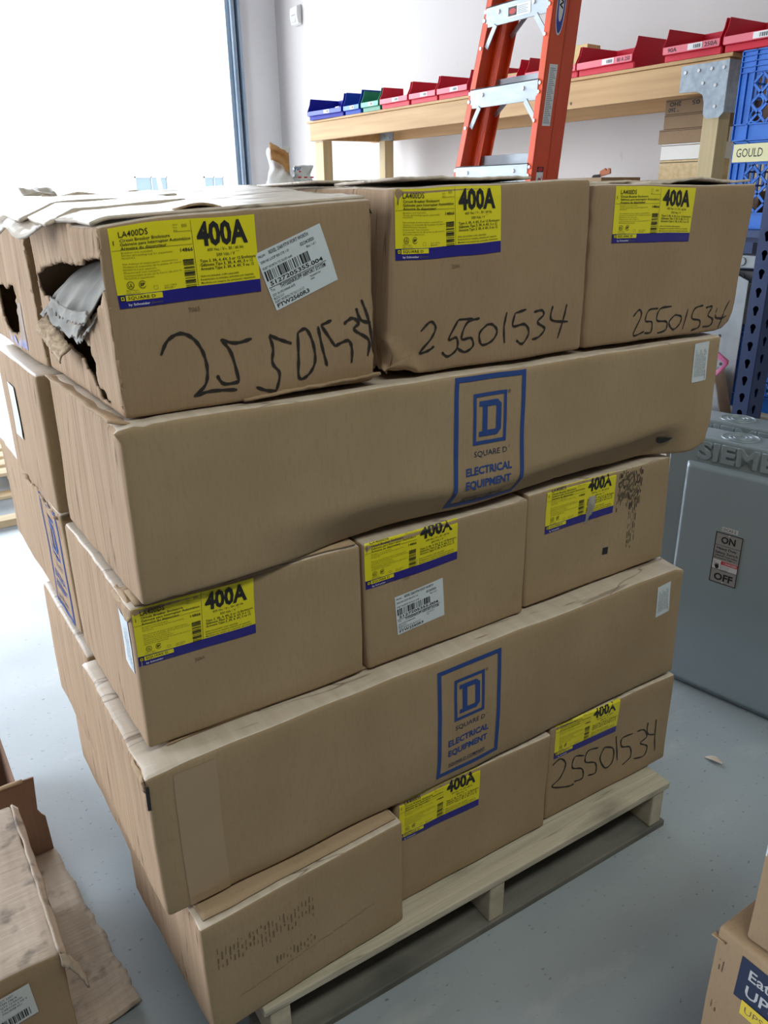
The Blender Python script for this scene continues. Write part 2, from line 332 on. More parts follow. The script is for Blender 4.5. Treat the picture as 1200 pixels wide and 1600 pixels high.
# ------------------------------------------------------------------ cartons
def nvec(p):
    return Vector((noise.noise(p), noise.noise(p+Vector((17.3, 5.1, 9.7))), noise.noise(p+Vector((3.9, 31.7, 13.1)))))
def sstep(a, b, x):
    t = min(max((x-a)/(b-a), 0), 1); return t*t*(3-2*t)
def coords(L, r, step):
    n = max(2, int((L-2*r)/step)); c = [0, r*.35, r]+[r+(L-2*r)*i/n for i in range(1, n)]+[L-r, L-r*.35, L]
    return c
class Carton:
    def __init__(s, name, label, org, rot, z0, front, depth, group=None, m=(K1, KW, KT), r=.006, feat=None, seed=0, amp=.0025, step=.022, hole=None, solid=0, cat='cardboard box'):
        """front: TL, TR, BR, BL as (x, z) on the front plane, z absolute; faces look along -y"""
        TL, TR, BR, BL = [(x, z-z0) for x, z in front]
        s.c = (TL, TR, BR, BL); s.w = max(TR[0], BR[0])-min(TL[0], BL[0]); s.h = max(TL[1], TR[1])-min(BL[1], BR[1]); s.d = depth; s.r = r; s.feat = feat; s.amp = amp; s.off = Vector((seed*7.3, seed*3.1, seed*5.7))
        s.root = empty(name, (org[0], org[1], z0), math.radians(rot), label, cat, group)
        mb = MB(); mb.smooth = True
        xs, ys, zs = coords(s.w, r, step), coords(depth, r, step), coords(s.h, r, step)
        w, d, h = s.w, depth, s.h
        def face(us, vs_, fn, mi, skip=None):
            mb.mi = mi; n = len(us)
            vs = [s.P(*fn(u, v)) for v in vs_ for u in us]
            fs = []
            for j in range(len(vs_)-1):
                for i in range(n-1):
                    if skip and skip(.5*(us[i]+us[i+1]), .5*(vs_[j]+vs_[j+1])): continue
                    fs.append((j*n+i, j*n+i+1, (j+1)*n+i+1, (j+1)*n+i))
            mb.add(vs, fs)
        face(xs, zs, lambda u, v: (u, 0, v), 0); face(xs, zs, lambda u, v: (u, d, v), 0)
        if hole:
            ys = [depth*i/int(depth/.0045) for i in range(int(depth/.0045)+1)]; ysv = coords(depth, r, .0045)
            zs2 = coords(s.h, r, .0045)
            face(ysv, zs2, lambda u, v: (0, u, v), 1, hole)
            face(xs, ysv, lambda u, v: (u, v, h), 2); face(xs, ysv, lambda u, v: (u, v, 0), 0); face(coords(depth, r, .0045), zs2, lambda u, v: (w, u, v), 0)
        else:
            face(ys, zs, lambda u, v: (0, u, v), 1); face(ys, zs, lambda u, v: (w, u, v), 0)
            face(xs, ys, lambda u, v: (u, v, h), 2); face(xs, ys, lambda u, v: (u, v, 0), 0)
        s.body = mb.build('box_body', list(m), s.root, weld=True)
        if hole:      # even out the stepped rim of the torn hole
            bm = bmesh.new(); bm.from_mesh(s.body.data)
            nb = {v: [e.other_vert(v) for e in v.link_edges if e.is_boundary] for v in bm.verts if v.is_boundary}
            for _ in range(5):
                new = {v: v.co*.4+sum((q.co for q in l), Vector())*(.6/len(l)) for v, l in nb.items()}
                for v, p in new.items(): v.co = p
            for v in nb: v.co += Vector((-.003, 0, 0))*(noise.noise(v.co*70)+.3)+Vector((0, noise.noise(v.co*160), noise.noise(v.co*160+Vector((5, 5, 5)))))*.0035
            bm.to_mesh(s.body.data); bm.free()
        if solid:
            md = s.body.modifiers.new('board', 'SOLIDIFY'); md.thickness = solid; md.offset = -1
    def P(s, x, y, z):
        w, d, h, r = s.w, s.d, s.h, s.r
        q = Vector((x, y, z)); c = Vector((min(max(x, r), w-r), min(max(y, r), d-r), min(max(z, r), h-r)))
        e = q-c
        if e.length > r: q = c+e.normalized()*r
        TL, TR, BR, BL = s.c; a, b, cc = q.x/w, q.y/d, q.z/h
        X = (BL[0]*(1-a)+BR[0]*a)*(1-cc)+(TL[0]*(1-a)+TR[0]*a)*cc
        Z = (BL[1]*(1-a)+BR[1]*a)*(1-cc)+(TL[1]*(1-a)+TR[1]*a)*cc
        p = Vector((X, q.y, Z))
        n = nvec(p*5+s.off)*s.amp + nvec(p*14+s.off)*s.amp*.5
        p += n
        if a < .03:
            k = 1-sstep(0, .03, a); p.x += k*(noise.noise(Vector((1.3, p.y*34, p.z*2.5))+s.off)*.0022)
        if s.feat: p = s.feat(p, x/w, y/d, z/h, s)
        return p
    def front(s, x, y, o):
        """flat front coordinates: x, z local -> deformed point lifted by o"""
        TL, TR, BR, BL = s.c
        # invert the bilinear map approximately
        a = .5; cc = .5
        for _ in range(6):
            xl = BL[0]+(TL[0]-BL[0])*cc; xr = BR[0]+(TR[0]-BR[0])*cc; a = (x-xl)/(xr-xl)
            zb = BL[1]+(BR[1]-BL[1])*a; zt = TL[1]+(TR[1]-TL[1])*a; cc = (y-zb)/(zt-zb)
        p = s.P(a*s.w, 0, cc*s.h)
        e = .004; u = s.P(a*s.w+e, 0, cc*s.h)-s.P(a*s.w-e, 0, cc*s.h); v = s.P(a*s.w, 0, cc*s.h+e)-s.P(a*s.w, 0, cc*s.h-e)
        n = u.cross(v)
        n = n.normalized() if n.length > 1e-9 else Vector((0, -1, 0))
        if n.y > 0: n = -n
        return p+n*o
    def left(s, y, z, o): return s.P(0, y, z)+Vector((-o, 0, 0))
    def top(s, x, y, o): return s.P(x, y, s.h)+Vector((0, 0, o))
    def label(s, x, z, deg=0, w=.186, h=.0925):
        z -= s.root.location.z
        return L400.build('product_label', rot2(s.front, x, z, deg, w/.186, h/.0925), s.root, label='yellow and blue 400A product label')
    def write(s, strokes, w):
        p = Print(); z0 = s.root.location.z
        for st in strokes: p.stroke([(a, b-z0) for a, b in st], w, MRK, 0, 5)
        return p.build('marker_writing', s.front, s.root, label='black handwritten number 25501534')
    def faint(s, x, z, t, h=.0055):
        p = Print(); p.text(0, 0, h, t, FNT, 0, 0); z -= s.root.location.z
        return p.build('stamped_number', rot2(s.front, x, z, 3), s.root)
    def flap(s, fn, nu, nv, mats, name='top_flap', t=.004):
        mb = MB(); mb.smooth = True; mb.grid(fn, nu, nv); return mb.build(name, mats, s.root, weld=True, solid=t)
    def tape(s, x0, x1, z0, z1, m):
        p = Print(); p.rect(x0, z0-s.root.location.z, x1, z1-s.root.location.z, m, 0, 4, 16); return p.build('tape_strip', s.front, s.root, base=.0010)

def lay(l, x, dy=0, rot=None):
    ox, oy, r = {1: (.0067, -.0546, 1.6762), 2: (-.0279, -.0119, -.4196), 3: (-.0065, .0299, -.8009), 4: (.0054, .0062, .0324), 5: (.0223, .0303, -.4619)}[l]
    a = math.radians(r); return (ox+x*math.cos(a)-dy*math.sin(a), oy+x*math.sin(a)+dy*math.cos(a)), r
def put(name, label, l, front, depth, dy=0, rot=None, z0=None, **k):
    """a carton of one layer of the stack; front x measured along the layer's front line"""
    xs = min(front[0][0], front[3][0]); zb = z0 if z0 is not None else min(front[2][1], front[3][1])
    o, r = lay(l, xs, dy); fr = [(x-xs, z) for x, z in front]
    c = Carton(name, label, o, r if rot is None else rot, zb, fr, depth, group=GS, **k); c.xs = xs
    return c
def shiftx(strokes, xs): return [[(a-xs, b) for a, b in st] for st in strokes]

# ------------------------------------------------------------------ the room
FLOOR = noisemat('worn_concrete', (.25, .288, .325), (.34, .38, .415), (1.3, 1.3, 1.3), .36, 0, 8, (.3, .72), bump=.12, bscale=(60, 60, 60), c3=(.05, .05, .055), scale3=(60, 100, 60), ramp3=(.66, .71), fac3=.6, spec=.7)
N, L, B = nodes(FLOOR)
tc = N.new('ShaderNodeTexCoord'); nz = N.new('ShaderNodeTexNoise'); nz.inputs['Scale'].default_value = 3; nz.inputs['Detail'].default_value = 6; L.new(tc.outputs['Object'], nz.inputs['Vector'])
mr = N.new('ShaderNodeMapRange'); mr.inputs['To Min'].default_value = .26; mr.inputs['To Max'].default_value = .50; L.new(nz.outputs['Fac'], mr.inputs['Value']); L.new(mr.outputs[0], B.inputs['Roughness'])
N, L, B = nodes(FLOOR); src = B.inputs['Base Color'].links[0].from_socket
mp = N.new('ShaderNodeMapping'); mp.inputs['Scale'].default_value = (2.2, 5, 3); mp.inputs['Rotation'].default_value = (0, 0, .6); L.new(N['Texture Coordinate'].outputs['Object'], mp.inputs['Vector'])
nd = N.new('ShaderNodeTexNoise'); nd.inputs['Scale'].default_value = 1.6; nd.inputs['Detail'].default_value = 9; nd.inputs['Roughness'].default_value = .65; L.new(mp.outputs[0], nd.inputs['Vector'])
r_ = N.new('ShaderNodeMapRange'); r_.inputs['From Min'].default_value = .56; r_.inputs['From Max'].default_value = .74; r_.inputs['To Max'].default_value = .55; L.new(nd.outputs['Fac'], r_.inputs['Value'])
mx = N.new('ShaderNodeMix'); mx.data_type = 'RGBA'; L.new(r_.outputs[0], mx.inputs['Factor']); L.new(src, mx.inputs['A']); mx.inputs['B'].default_value = (.46, .48, .50, 1); L.new(mx.outputs['Result'], B.inputs['Base Color'])
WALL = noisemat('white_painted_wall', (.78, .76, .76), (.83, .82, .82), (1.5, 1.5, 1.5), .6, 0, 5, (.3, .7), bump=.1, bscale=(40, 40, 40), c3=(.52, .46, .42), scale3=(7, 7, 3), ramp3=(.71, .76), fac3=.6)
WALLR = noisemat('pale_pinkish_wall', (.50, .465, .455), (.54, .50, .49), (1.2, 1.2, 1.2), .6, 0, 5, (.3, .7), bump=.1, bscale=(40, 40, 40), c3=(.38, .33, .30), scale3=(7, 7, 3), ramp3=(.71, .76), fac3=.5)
CEIL = mat('grey_ceiling_deck', (.14, .14, .14), .8)
DIM = mat('dull_partition_wall', (.11, .105, .10), .8)
def struct(name, boxes, m, bevel=0):
    mb = MB()
    for b in boxes: mb.box(*b)
    o = mb.build(name, m, None, bevel); tag(o, kind='structure'); return o
XW, YW, ZC = 4.25, 7.75, 4.9; XL, YF = -3.2, -6.0
struct('floor', [(XL-.2, YF-.2, -.15, XW+.2, YW+.2, 0)], FLOOR)
struct('ceiling', [(XL-.2, YF-.2, ZC, XW+.2, YW+.2, ZC+.15)], CEIL)
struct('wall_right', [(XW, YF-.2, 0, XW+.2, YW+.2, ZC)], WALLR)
LY0, LY1 = .8, 3.6
struct('wall_left', [(XL-.2, YF-.2, 0, XL, LY0, ZC), (XL-.2, LY1, 0, XL, YW+.2, ZC), (XL-.2, LY0, 4.2, XL, LY1, ZC)], DIM)
struct('wall_front', [(XL, YF-.2, 0, XW, YF, ZC)], DIM)
DX0, DX1, DZ = -2.5, 3.74, 4.6
struct('wall_back', [(DX1, YW, 0, XW, YW+.2, ZC), (DX0, YW, DZ, DX1, YW+.2, ZC), (XL, YW, 0, DX0, YW+.2, ZC)], WALL)
STEEL = noisemat('blue_grey_steel', (.26, .345, .44), (.38, .47, .57), (4, 4, 1), .4, .1, 4)
mb = MB()   # roll-up door track at the opening's right edge: a channel
mb.box(3.655, 7.70, 0, 3.70, 7.75, 4.6); mb.box(3.70, 7.735, 0, 3.79, 7.75, 4.6); mb.box(3.70, 7.66, 0, 3.722, 7.735, 4.6); mb.box(3.722, 7.66, 0, 3.74, 7.70, 4.6); mb.box(3.775, 7.66, 0, 3.805, 7.75, 4.6)
for z in (.5, 1.3, 2.1, 2.9, 3.7): mb.cyl((3.75, 7.735, z), (0, -1, 0), .012, .008, 10)
tag(mb.build('trim_1', STEEL, None, .004), kind='structure')
# crack lines in the room corner
# ------------------------------------------------------------------ outside, seen through the door
EXT = noisemat('exterior_concrete', (.62, .61, .60), (.70, .69, .68), (.5, .5, .5), .8)
struct('ground_outside', [(-60, YW+.2, -.2, 60, 90, -.02), (-60, -30, -.2, XL-.2, YW+.19, -.02)], EXT)
STU = mat('white_stucco', (.80, .80, .80), .8); GLS = mat('blue_window_glass', (.045, .075, .09), .08, 0, .6); FRM = mat('window_frame_grey', (.16, .18, .20), .5)
bl = empty('building', (14, 36, 0), 0, 'white building across the yard outside, low windows', 'building')
mb = MB(); mb.box(-26, 0, -.02, 30, 10, 9); mb.build('facade', STU, bl)
WX0, WX1, WX2, WX3 = -2.45, -1.0, .72, 1.68
for i, (x0, x1) in enumerate(((WX0, WX1), (WX2, WX3))):
    f = MB(); f.box(x0, -.10, .9, x1, .05, .97); f.box(x0, -.10, 2.22, x1, .05, 2.29); f.box(x0, -.1, .9, x0+.04, .05, 2.29); f.box(x1-.04, -.1, .9, x1, .05, 2.29); f.box(.5*(x0+x1)-.02, -.1, .9, .5*(x0+x1)+.02, .05, 2.29)
    w_ = f.build('window_frame', FRM, bl); g = MB(); g.box(x0+.03, -.06, .93, x1-.03, -.02, 2.25); g.build('pane', GLS, w_)
mb = MB(); mb.smooth = True; mb.tube([(8.0, 22, -.02), (7.7, 22, 2.3), (7.35, 22, 5.0), (7.1, 22, 7.5)], [.07, .05, .035, .02], 10)
tag(mb.build('leaning_pole', mat('pale_pole', (.33, .29, .28), .7)), 'thin pale pole leaning outside the open door', 'pole')

# ------------------------------------------------------------------ wooden pallet under the stack
WOOD = noisemat('grey_pallet_wood', (.40, .36, .28), (.56, .51, .41), (3, 40, 40), .85, 0, 5, (.3, .7), bump=.6, bscale=(4, 120, 120), c3=(.17, .15, .12), scale3=(4, 14, 14), ramp3=(.50, .70), fac3=.75)
add_lines(WOOD, (1.2, 38, 38), .012, (.16, .14, .11), .6)
WOODY = noisemat('pallet_stringer_wood', (.36, .31, .23), (.52, .46, .36), (30, 3, 30), .85, 0, 5, (.3, .7), bump=.6, bscale=(120, 4, 120), c3=(.12, .11, .09), scale3=(10, 5, 10), ramp3=(.60, .72), fac3=.8)
DRK = noisemat('shaded_bottom_board', (.10, .098, .09), (.17, .16, .14), (4, 30, 30), .9, 0, 5, (.3, .7), c3=(.06, .06, .06), scale3=(6, 9, 9), ramp3=(.5, .7), fac3=.8)  # bottom boards darkened in colour for the shade under the deck
def make_pallet(loc, rz, w, d, label, boards, grp=None, wm=WOOD, sm=WOODY, h=.13):
    t = empty('wooden_pallet', loc, rz, label, 'pallet', grp)
    for y in boards:
        b = MB(); b.box(0, y, h-.018, w, y+.1, h); b.build('deck_board', wm, t, .003)
    for x in (0.012, w/2-.019, w-.05):
        b = MB(); b.box(x, .004, .018, x+.038, d-.004, h-.0185); b.build('stringer', sm, t, .003)
    for y in (0.0, d/2-.05, d-.1):
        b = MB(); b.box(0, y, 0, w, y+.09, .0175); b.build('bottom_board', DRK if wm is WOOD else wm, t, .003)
    return t
make_pallet((.093, -.056, 0), math.radians(-1.7), 1.022, 1.0, 'grey worn wooden pallet carrying the tall stack of cartons', [0, .15, .30, .45, .60, .75, .9])

# ------------------------------------------------------------------ the stack, bottom layer first
GS = 'cartons in the tall stack on the pallet'
def ribs(c, x0, x1, z0, z1, n, seed=0, m=SCR, w=.0012):
    """scuffed flute lines rubbed through the paper"""
    rd = random.Random(seed); p = Print(); zz = c.root.location.z
    for i in range(n):
        x = x0+(x1-x0)*i/n; a = z0+(z1-z0)*rd.random()*.35; b = z1-(z1-z0)*rd.random()*.15
        z = a
        while z < b:
            e = min(z+rd.uniform(.004, .02), b)
            p.rect(x, z-zz, x+w*rd.uniform(.5, 1.2), e-zz, m, 0); z = e+rd.uniform(.002, .012)
    return p.build('scuff_marks', c.front, c.root, base=.0010)

# layer 1
c = put('cardboard_box', 'plain brown carton at the bottom left corner of the stack, directly on the pallet', 1, [(0, .371), (.382, .371), (.383, .1335), (0, .1335)], .37, z0=.1335, seed=1, amp=.0025)
def seam_flap(c, off=.012, d=.03, jag=.0015, name='top_flap', x0=.01, x1=None, seed=0, lift=.003):
    """outer top flap with a visible cut edge a little behind the front edge"""
    x1 = c.w-.008 if x1 is None else x1
    def fn(u, v):
        x = x0+(x1-x0)*u; y = off+noise.noise(Vector((x*25, seed, 0)))*jag*(1-v)+d*v
        p = c.P(x, y, c.h); return p+Vector((0, 0, .0022+lift*(1-v)*(.6+.4*noise.noise(Vector((x*8, seed, 3))))))
    return c.flap(fn, 40, 3, K3, name, .0035)
seam_flap(c, .011, .05, lift=.0025)
p = Print()
for k in range(9): p.rect(.05+k*.03, .06+.003*k, .05+k*.03+.028, .0606+.003*k, SCR, 0, 4)
p.build('scuff_line', c.front, c.root, base=.0010)
ribs(c, .02, .2, .27, .32, 26, 4, FNT, .002); ribs(c, .12, .20, .21, .235, 12, 5, FNT, .002)
c = put('cardboard_box', 'carton with half-covered 400A label in the middle of the bottom layer on the pallet', 1, [(.391, .373), (.770, .373), (.770, .1337), (.392, .1337)], .35, dy=.036, rot=-2.5, z0=.1337, seed=2)
c.label(.006, .286, -1)
c = put('cardboard_box', 'handwritten 25501534 carton at the bottom right corner of the stack on the pallet', 1, [(.777, .373), (1.158, .372), (1.162, .1339), (.778, .1339)], .36, dy=.020, rot=-2.2, z0=.1339, seed=3)
c.label(.014, .294, -2)
HW_C = [[(0.79,0.279),(0.811,0.287),(0.829,0.265),(0.816,0.234),(0.794,0.22),(0.84,0.199),(0.86,0.197)],[(0.885,0.262),(0.856,0.272),(0.851,0.245),(0.881,0.228),(0.885,0.202),(0.86,0.203)],[(0.927,0.265),(0.895,0.27),(0.89,0.243),(0.921,0.227),(0.925,0.199),(0.902,0.201)],[(0.947,0.258),(0.935,0.233),(0.955,0.198),(0.976,0.206),(0.975,0.242),(0.947,0.258)],[(0.981,0.273),(0.992,0.201)],[(1.035,0.258),(1.001,0.259),(1.002,0.236),(1.029,0.223),(1.036,0.193),(1.011,0.181)],[(1.048,0.258),(1.072,0.253),(1.085,0.229),(1.064,0.219),(1.091,0.199),(1.083,0.175),(1.047,0.182)],[(1.083,0.269),(1.086,0.237),(1.115,0.223)],[(1.111,0.267),(1.114,0.225),(1.122,0.172)]]
c.write(shiftx(HW_C, c.xs), .0042)
for i in range(3):
    o, r = lay(1, .02+.385*i, .42)
    c = Carton('cardboard_box', ('plain carton behind the bottom left carton on the pallet, lit left side', 'hidden rear carton in the middle of the bottom layer', 'hidden rear carton at the right of the bottom layer')[i], o, 0, .1341, [(0, .372), (.375, .372), (.375, .1341), (0, .1341)], .42, seed=10+i, group=GS, step=.04)

# layer 2
def f_l2(p, a, b, cc, s):
    if b < .25:
        k = 1-sstep(0, .25, b)
        p.y += k*(-.004*math.sin(PI*a)*math.sin(PI*cc))
    if cc > .9 and a < .06:      # crushed top left corner
        k = sstep(.9, 1, cc)*(1-sstep(0, .06, a))*(1-sstep(.05, .35, b)); p.z -= .006*k; p += nvec(p*55)*.004*k
    if cc > .9 and a > .97: p.z -= .008*sstep(.9, 1, cc)*sstep(.97, 1, a)*(1-sstep(.0, .3, b)); p += nvec(p*50)*.003*sstep(.9, 1, cc)*sstep(.97, 1, a)
    return p
c = put('long_cardboard_box', 'long brown carton with printed blue emblem, second layer from the pallet', 2, [(-.003, .651), (1.180, .649), (1.188, .379), (0, .379)], .35, z0=.379, seed=21, feat=f_l2, r=.009, amp=.003)
EMBL.build('printed_emblem', rot2(c.front, .512, .399-.379, 0), c.root, label='blue framed square emblem with wording')
p = Print(); p.rect(0, 0, .043, .073, WHT, 0, 2, 4)
for i in range(9): p.text(.008+.0035*i if i else .004, .012, .0022, 'x', WHT, 0)
def fineprint():
    q = Print(); q.rect(0, 0, .073, .043, WHT, 0, 4, 2)
    for i, t in enumerate(('CANADA TORONTO ON M3C 1K3', 'SQUARE D COMPANY PALATINE IL', 'SCHNEIDER ELECTRIC USA INC', 'THIS PACKAGE CONFORMS TO ITEM 222', 'OF THE NATIONAL MOTOR FREIGHT', 'CLASSIFICATION AND RULE 41', 'EDGE CRUSH TEST 44 LBS', 'BURSTING TEST 275')):
        q.text(.010, .036-.0042*i, .0022, t, INK, 1, 0, width=.05-.004*(i % 3))
    q.text(.003, .004, .002, 'MADE IN USA', INK, 1); return q
FINE = fineprint()
FINE.build('white_sticker', rot2(c.front, 1.142, .551-.379, 94), c.root)
# tape over the left end
c.tape(.04, .105, .384, .636, mat('clear_tape', (.37, .26, .165), .3))
seam_flap(c, .048, .06, .002, x0=.05, x1=.5, seed=4, lift=.001)
def fn(u, v):
    y = .055*u; z = c.h-.002-.030*v*(1-.5*u); return c.P(0, y+.002, z)+Vector((-.0015-.0035*abs(math.sin(v*13))*(1-u*.8), 0, .001*math.sin(u*30)))
c.flap(fn, 10, 30, K3, 'crumpled_corner', .001)
mb = MB(); mb.smooth = True      # torn corner slit
mb.grid(lambda u, v: c.P(0.0+.004*u, .002, .255-.045*v)+Vector((-.003+.003*u, -.0016, 0)), 2, 8); mb.build('torn_slit', INK, c.root, solid=.001)
c = Carton('long_cardboard_box', 'long carton behind the front emblem carton, second layer, only its lit left end showing', (-.012, .36, 0), 0, .379, [(0, .645), (1.17, .645), (1.17, .379), (0, .379)], .36, seed=22, group=GS, step=.04, r=.008)

# layer 3
def f_l3(p, a, b, cc, s):
    if b < .2: p.y += .003*math.sin(PI*a)*math.sin(PI*cc)*(1-sstep(0, .2, b))
    return p
c = put('cardboard_box', 'carton with 400A label at its left edge, third layer, left corner of the stack', 3, [(0, .888), (.366, .888), (.366, 0.6555), (-.003, 0.6555)], .37, z0=0.6555, seed=31, feat=f_l3, r=.007)
c.label(.004, .796, -1.5, w=.178, h=.0925); c.faint(.085, .775, '2066')
FINE.build('white_sticker', lambda x, y, o: c.left(.012+y*1.1, .125+x*1.15, o), c.root)
def crushed_corner(c, n=3, dz=0, sx=.06, sy=.07, sd=1, m=K3):
    """crumpled paper folds at the top front left corner"""
    def fn(u, v):
        x = .001+sx*u; y = .002+sy*v
        p = Vector((x, y, c.h+dz)); k = noise.noise(Vector((x*45, y*45, sd)))
        e = max(0, .35-u)*.03+max(0, .3-v)*.03
        return p+Vector((k*.004, noise.noise(Vector((x*60, y*50, sd+5)))*.002, k*.007-e+.005))
    return c.flap(fn, 18, 18, m, 'crumpled_corner', .002)
crushed_corner(c, sx=.022, sy=.08, sd=2, dz=-.004)
seam_flap(c, .003, .05, .001, seed=6)
c = put('cardboard_box', 'carton with 400A label and white shipping sticker below it, middle of third layer', 3, [(.371, .888), (.719, .888), (.724, 0.6554), (.373, 0.6554)], .37, z0=0.6554, seed=32, feat=f_l3)
c.label(.003, .807, 1); c.faint(.077, .803, '1691')
LSHIP.build('shipping_label', rot2(c.front, .063, .702-0.6554, 4, .97, .9), c.root, label='white shipping label')
c = put('cardboard_box', 'carton with torn 400A label and black rub marks, right end of third layer', 3, [(.729, .888), (1.128, .888), (1.140, 0.6556), (.735, 0.6556)], .38, dy=.012, z0=0.6556, seed=33, feat=f_l3)
c.label(.049, .800, 0); ribs(c, .245, .315, .79, .89, 20, 3, INK, .0018); ribs(c, .285, .31, .70, .84, 5, 8, INK, .0014)
p = Print(); p.rect(0, 0, .016, .015, INK, 0); p.build('punched_hole', rot2(c.front, .214, .712-0.6556, -5), c.root, base=.0007)
mb = MB(); mb.smooth = True; zz = 0.6556
mb.grid(lambda u, v: c.front(.160+.022*u*(1-v*.7)-.006*v, .850-zz-.055*v, .001+.010*math.sin(PI*u)*math.sin(PI*min(v*1.2, 1))+.004*noise.noise(Vector((u*4, v*5, 1)))), 6, 8); mb.build('torn_label_curl', LINER, c.root)
ed = (-.004, .428, 0)
c = Carton('long_cardboard_box', 'carton with faded blue emblem on its left side, rear of the third layer', ed, -.6, .652, [(0, .893), (1.12, .893), (1.12, .652), (0, .652)], .60, seed=34, group=GS, step=.035, r=.008)
EMBL.build('printed_emblem', lambda x, y, o: c.left(.172-x*.95, .006+y, o), c.root, label='faded blue framed emblem')
def fn(u, v): 
    y = .01+.30*v; return Vector((-.004+.035*u+noise.noise(Vector((u*4, y*40, 2)))*.006, y, c.h-.009+.010*noise.noise(Vector((u*5, y*45, 7)))+.004*u))
c.flap(fn, 8, 50, K3, 'crumpled_edge', .002)

# layer 4
def f_l4(p, a, b, cc, s):
    if b < .3:
        kb = 1-sstep(0, .3, b); zz = cc*s.h
        zc = .058+.010*math.sin(a*9)+.004*math.sin(a*23)             # the fold line along the front
        ends = sstep(.10, .34, a)*(1-sstep(.86, .955, a))
        if zz < zc: p.y += kb*ends*.038*min((zc-zz)/.052, 1.1)
        p.y -= kb*ends*.006*math.exp(-((zz-zc)/.05)**2)
        # score lines
        for xc in (.040, .665): p.y += kb*.003*math.exp(-((a-xc)/.0035)**2)-kb*.002*math.exp(-((a-xc-.006)/.004)**2)
    if cc > .88 and a < .05:
        k = sstep(.88, 1, cc)*(1-sstep(0, .05, a))*(1-sstep(.03, .3, b)); p += nvec(p*60)*.009*k; p.z -= .004*k
    if a > .955 and cc < .35: p.z += .010*sstep(.955, 1, a)*(1-sstep(0, .35, cc)); p.x -= .010*sstep(.955, 1, a)*(1-sstep(0, .3, cc))
    return p
c = put('long_cardboard_box', 'long sagging carton with large blue emblem, fourth layer, under the three handwritten cartons', 4, [(.002, 1.143), (1.203, 1.130), (1.206, .897), (0, .897)], .375, z0=.897, seed=41, feat=f_l4, r=.008, amp=.003, step=.012)
e4 = emblem(.222)
e4.build('printed_emblem', rot2(c.front, .519, .911-.897, -.8, 1.03, 1.0), c.root, label='blue framed square emblem with wording')
FINE.build('white_sticker', rot2(c.front, 1.163, 1.047-.897, 92, 1.06, 1.0), c.root)
def fn(u, v):
    y = .02+.34*u; x = -.003+.03*v+.002*noise.noise(Vector((y*30, 1, 2)))
    return Vector((x, y, c.h-.001+.007*(1-v)*(.6+.6*noise.noise(Vector((y*14, 3, 1))))-.004*v+.0))
c.flap(fn, 40, 4, K3, 'top_flap', .003)
mb = MB(); mb.smooth = True      # torn dent by the right end
mb.grid(lambda u, v: c.front(1.045+.05*u, .945-.897-.014*v*math.sin(PI*u)-.008*u, .0015), 8, 3); mb.build('torn_dent', INK, c.root)
c = Carton('long_cardboard_box', 'long carton with a white sticker on its left end, rear of the fourth layer', (-.008, .405, 0), 0, .9, [(0, 1.140), (1.2, 1.140), (1.2, .9), (0, .9)], .345, seed=42, group=GS, step=.04, r=.007)
p = Print(); p.rect(0, 0, .06, .10, WHT, 0, 3, 4); p.build('white_sticker', lambda x, y, o: c.left(.205+x, .085+y, o), c.root, base=.003)

# layer 5: the three handwritten cartons
TOPZ = 1.40
A_H1 = [(.02, 1.345), (.05, 1.352), (.10, 1.343), (.22, 1.338), (.36, 1.318), (.44, 1.302), (.40, 1.278), (.27, 1.252), (.10, 1.270), (.035, 1.305)]
A_H2 = [(.255, 1.236), (.20, 1.238), (.145, 1.222), (.125, 1.196), (.135, 1.18), (.105, 1.165), (.085, 1.15), (.115, 1.148), (.15, 1.166), (.165, 1.184), (.205, 1.192), (.225, 1.203), (.30, 1.206), (.315, 1.222)]
def inside(poly, x, y):
    r = False; j = len(poly)-1
    for i in range(len(poly)):
        xi, yi = poly[i]; xj, yj = poly[j]
        if (yi > y) != (yj > y) and x < (xj-xi)*(y-yi)/(yj-yi)+xi: r = not r
        j = i
    return r
def hole_a(y, z):
    yy = y+noise.noise(Vector((y*60, z*60, 1)))*.012; zz = z+1.1445+noise.noise(Vector((y*60, z*60, 8)))*.010
    return inside([(a-.03, b) for a, b in A_H1], yy, zz) or inside([(a-.03, b) for a, b in A_H2], yy, zz)
def f_a(p, a, b, cc, s):
    if cc > .8 and b < .25 and a < .2: p.z -= .006*sstep(.8, 1, cc)*(1-sstep(0, .2, a))
    if a < .02: p.x += -.010*math.sin(PI*b)*sstep(.2, .9, cc)
    if cc < .2 and a > .85: p += nvec(p*30)*.004*(1-sstep(0, .2, cc))*sstep(.85, 1, a)
    return p
c = put('cardboard_box', 'torn carton at the top left corner of the stack, large handwriting and white shipping sticker', 5, [(0, 1.376), (.371, 1.395), (.369, 1.1445), (.001, 1.1445)], .40, z0=1.1445, seed=51, feat=f_a, hole=hole_a, solid=.004, m=(K2, KW, KT), r=.007)
c.label(.0145, 1.279, 2, w=.184, h=.0935)
LSHIP.build('shipping_label', rot2(c.front, .2185, 1.2585-1.1445, 19.5, .97, .93), c.root, label='white shipping label')
c.faint(.098, 1.268, '7065')
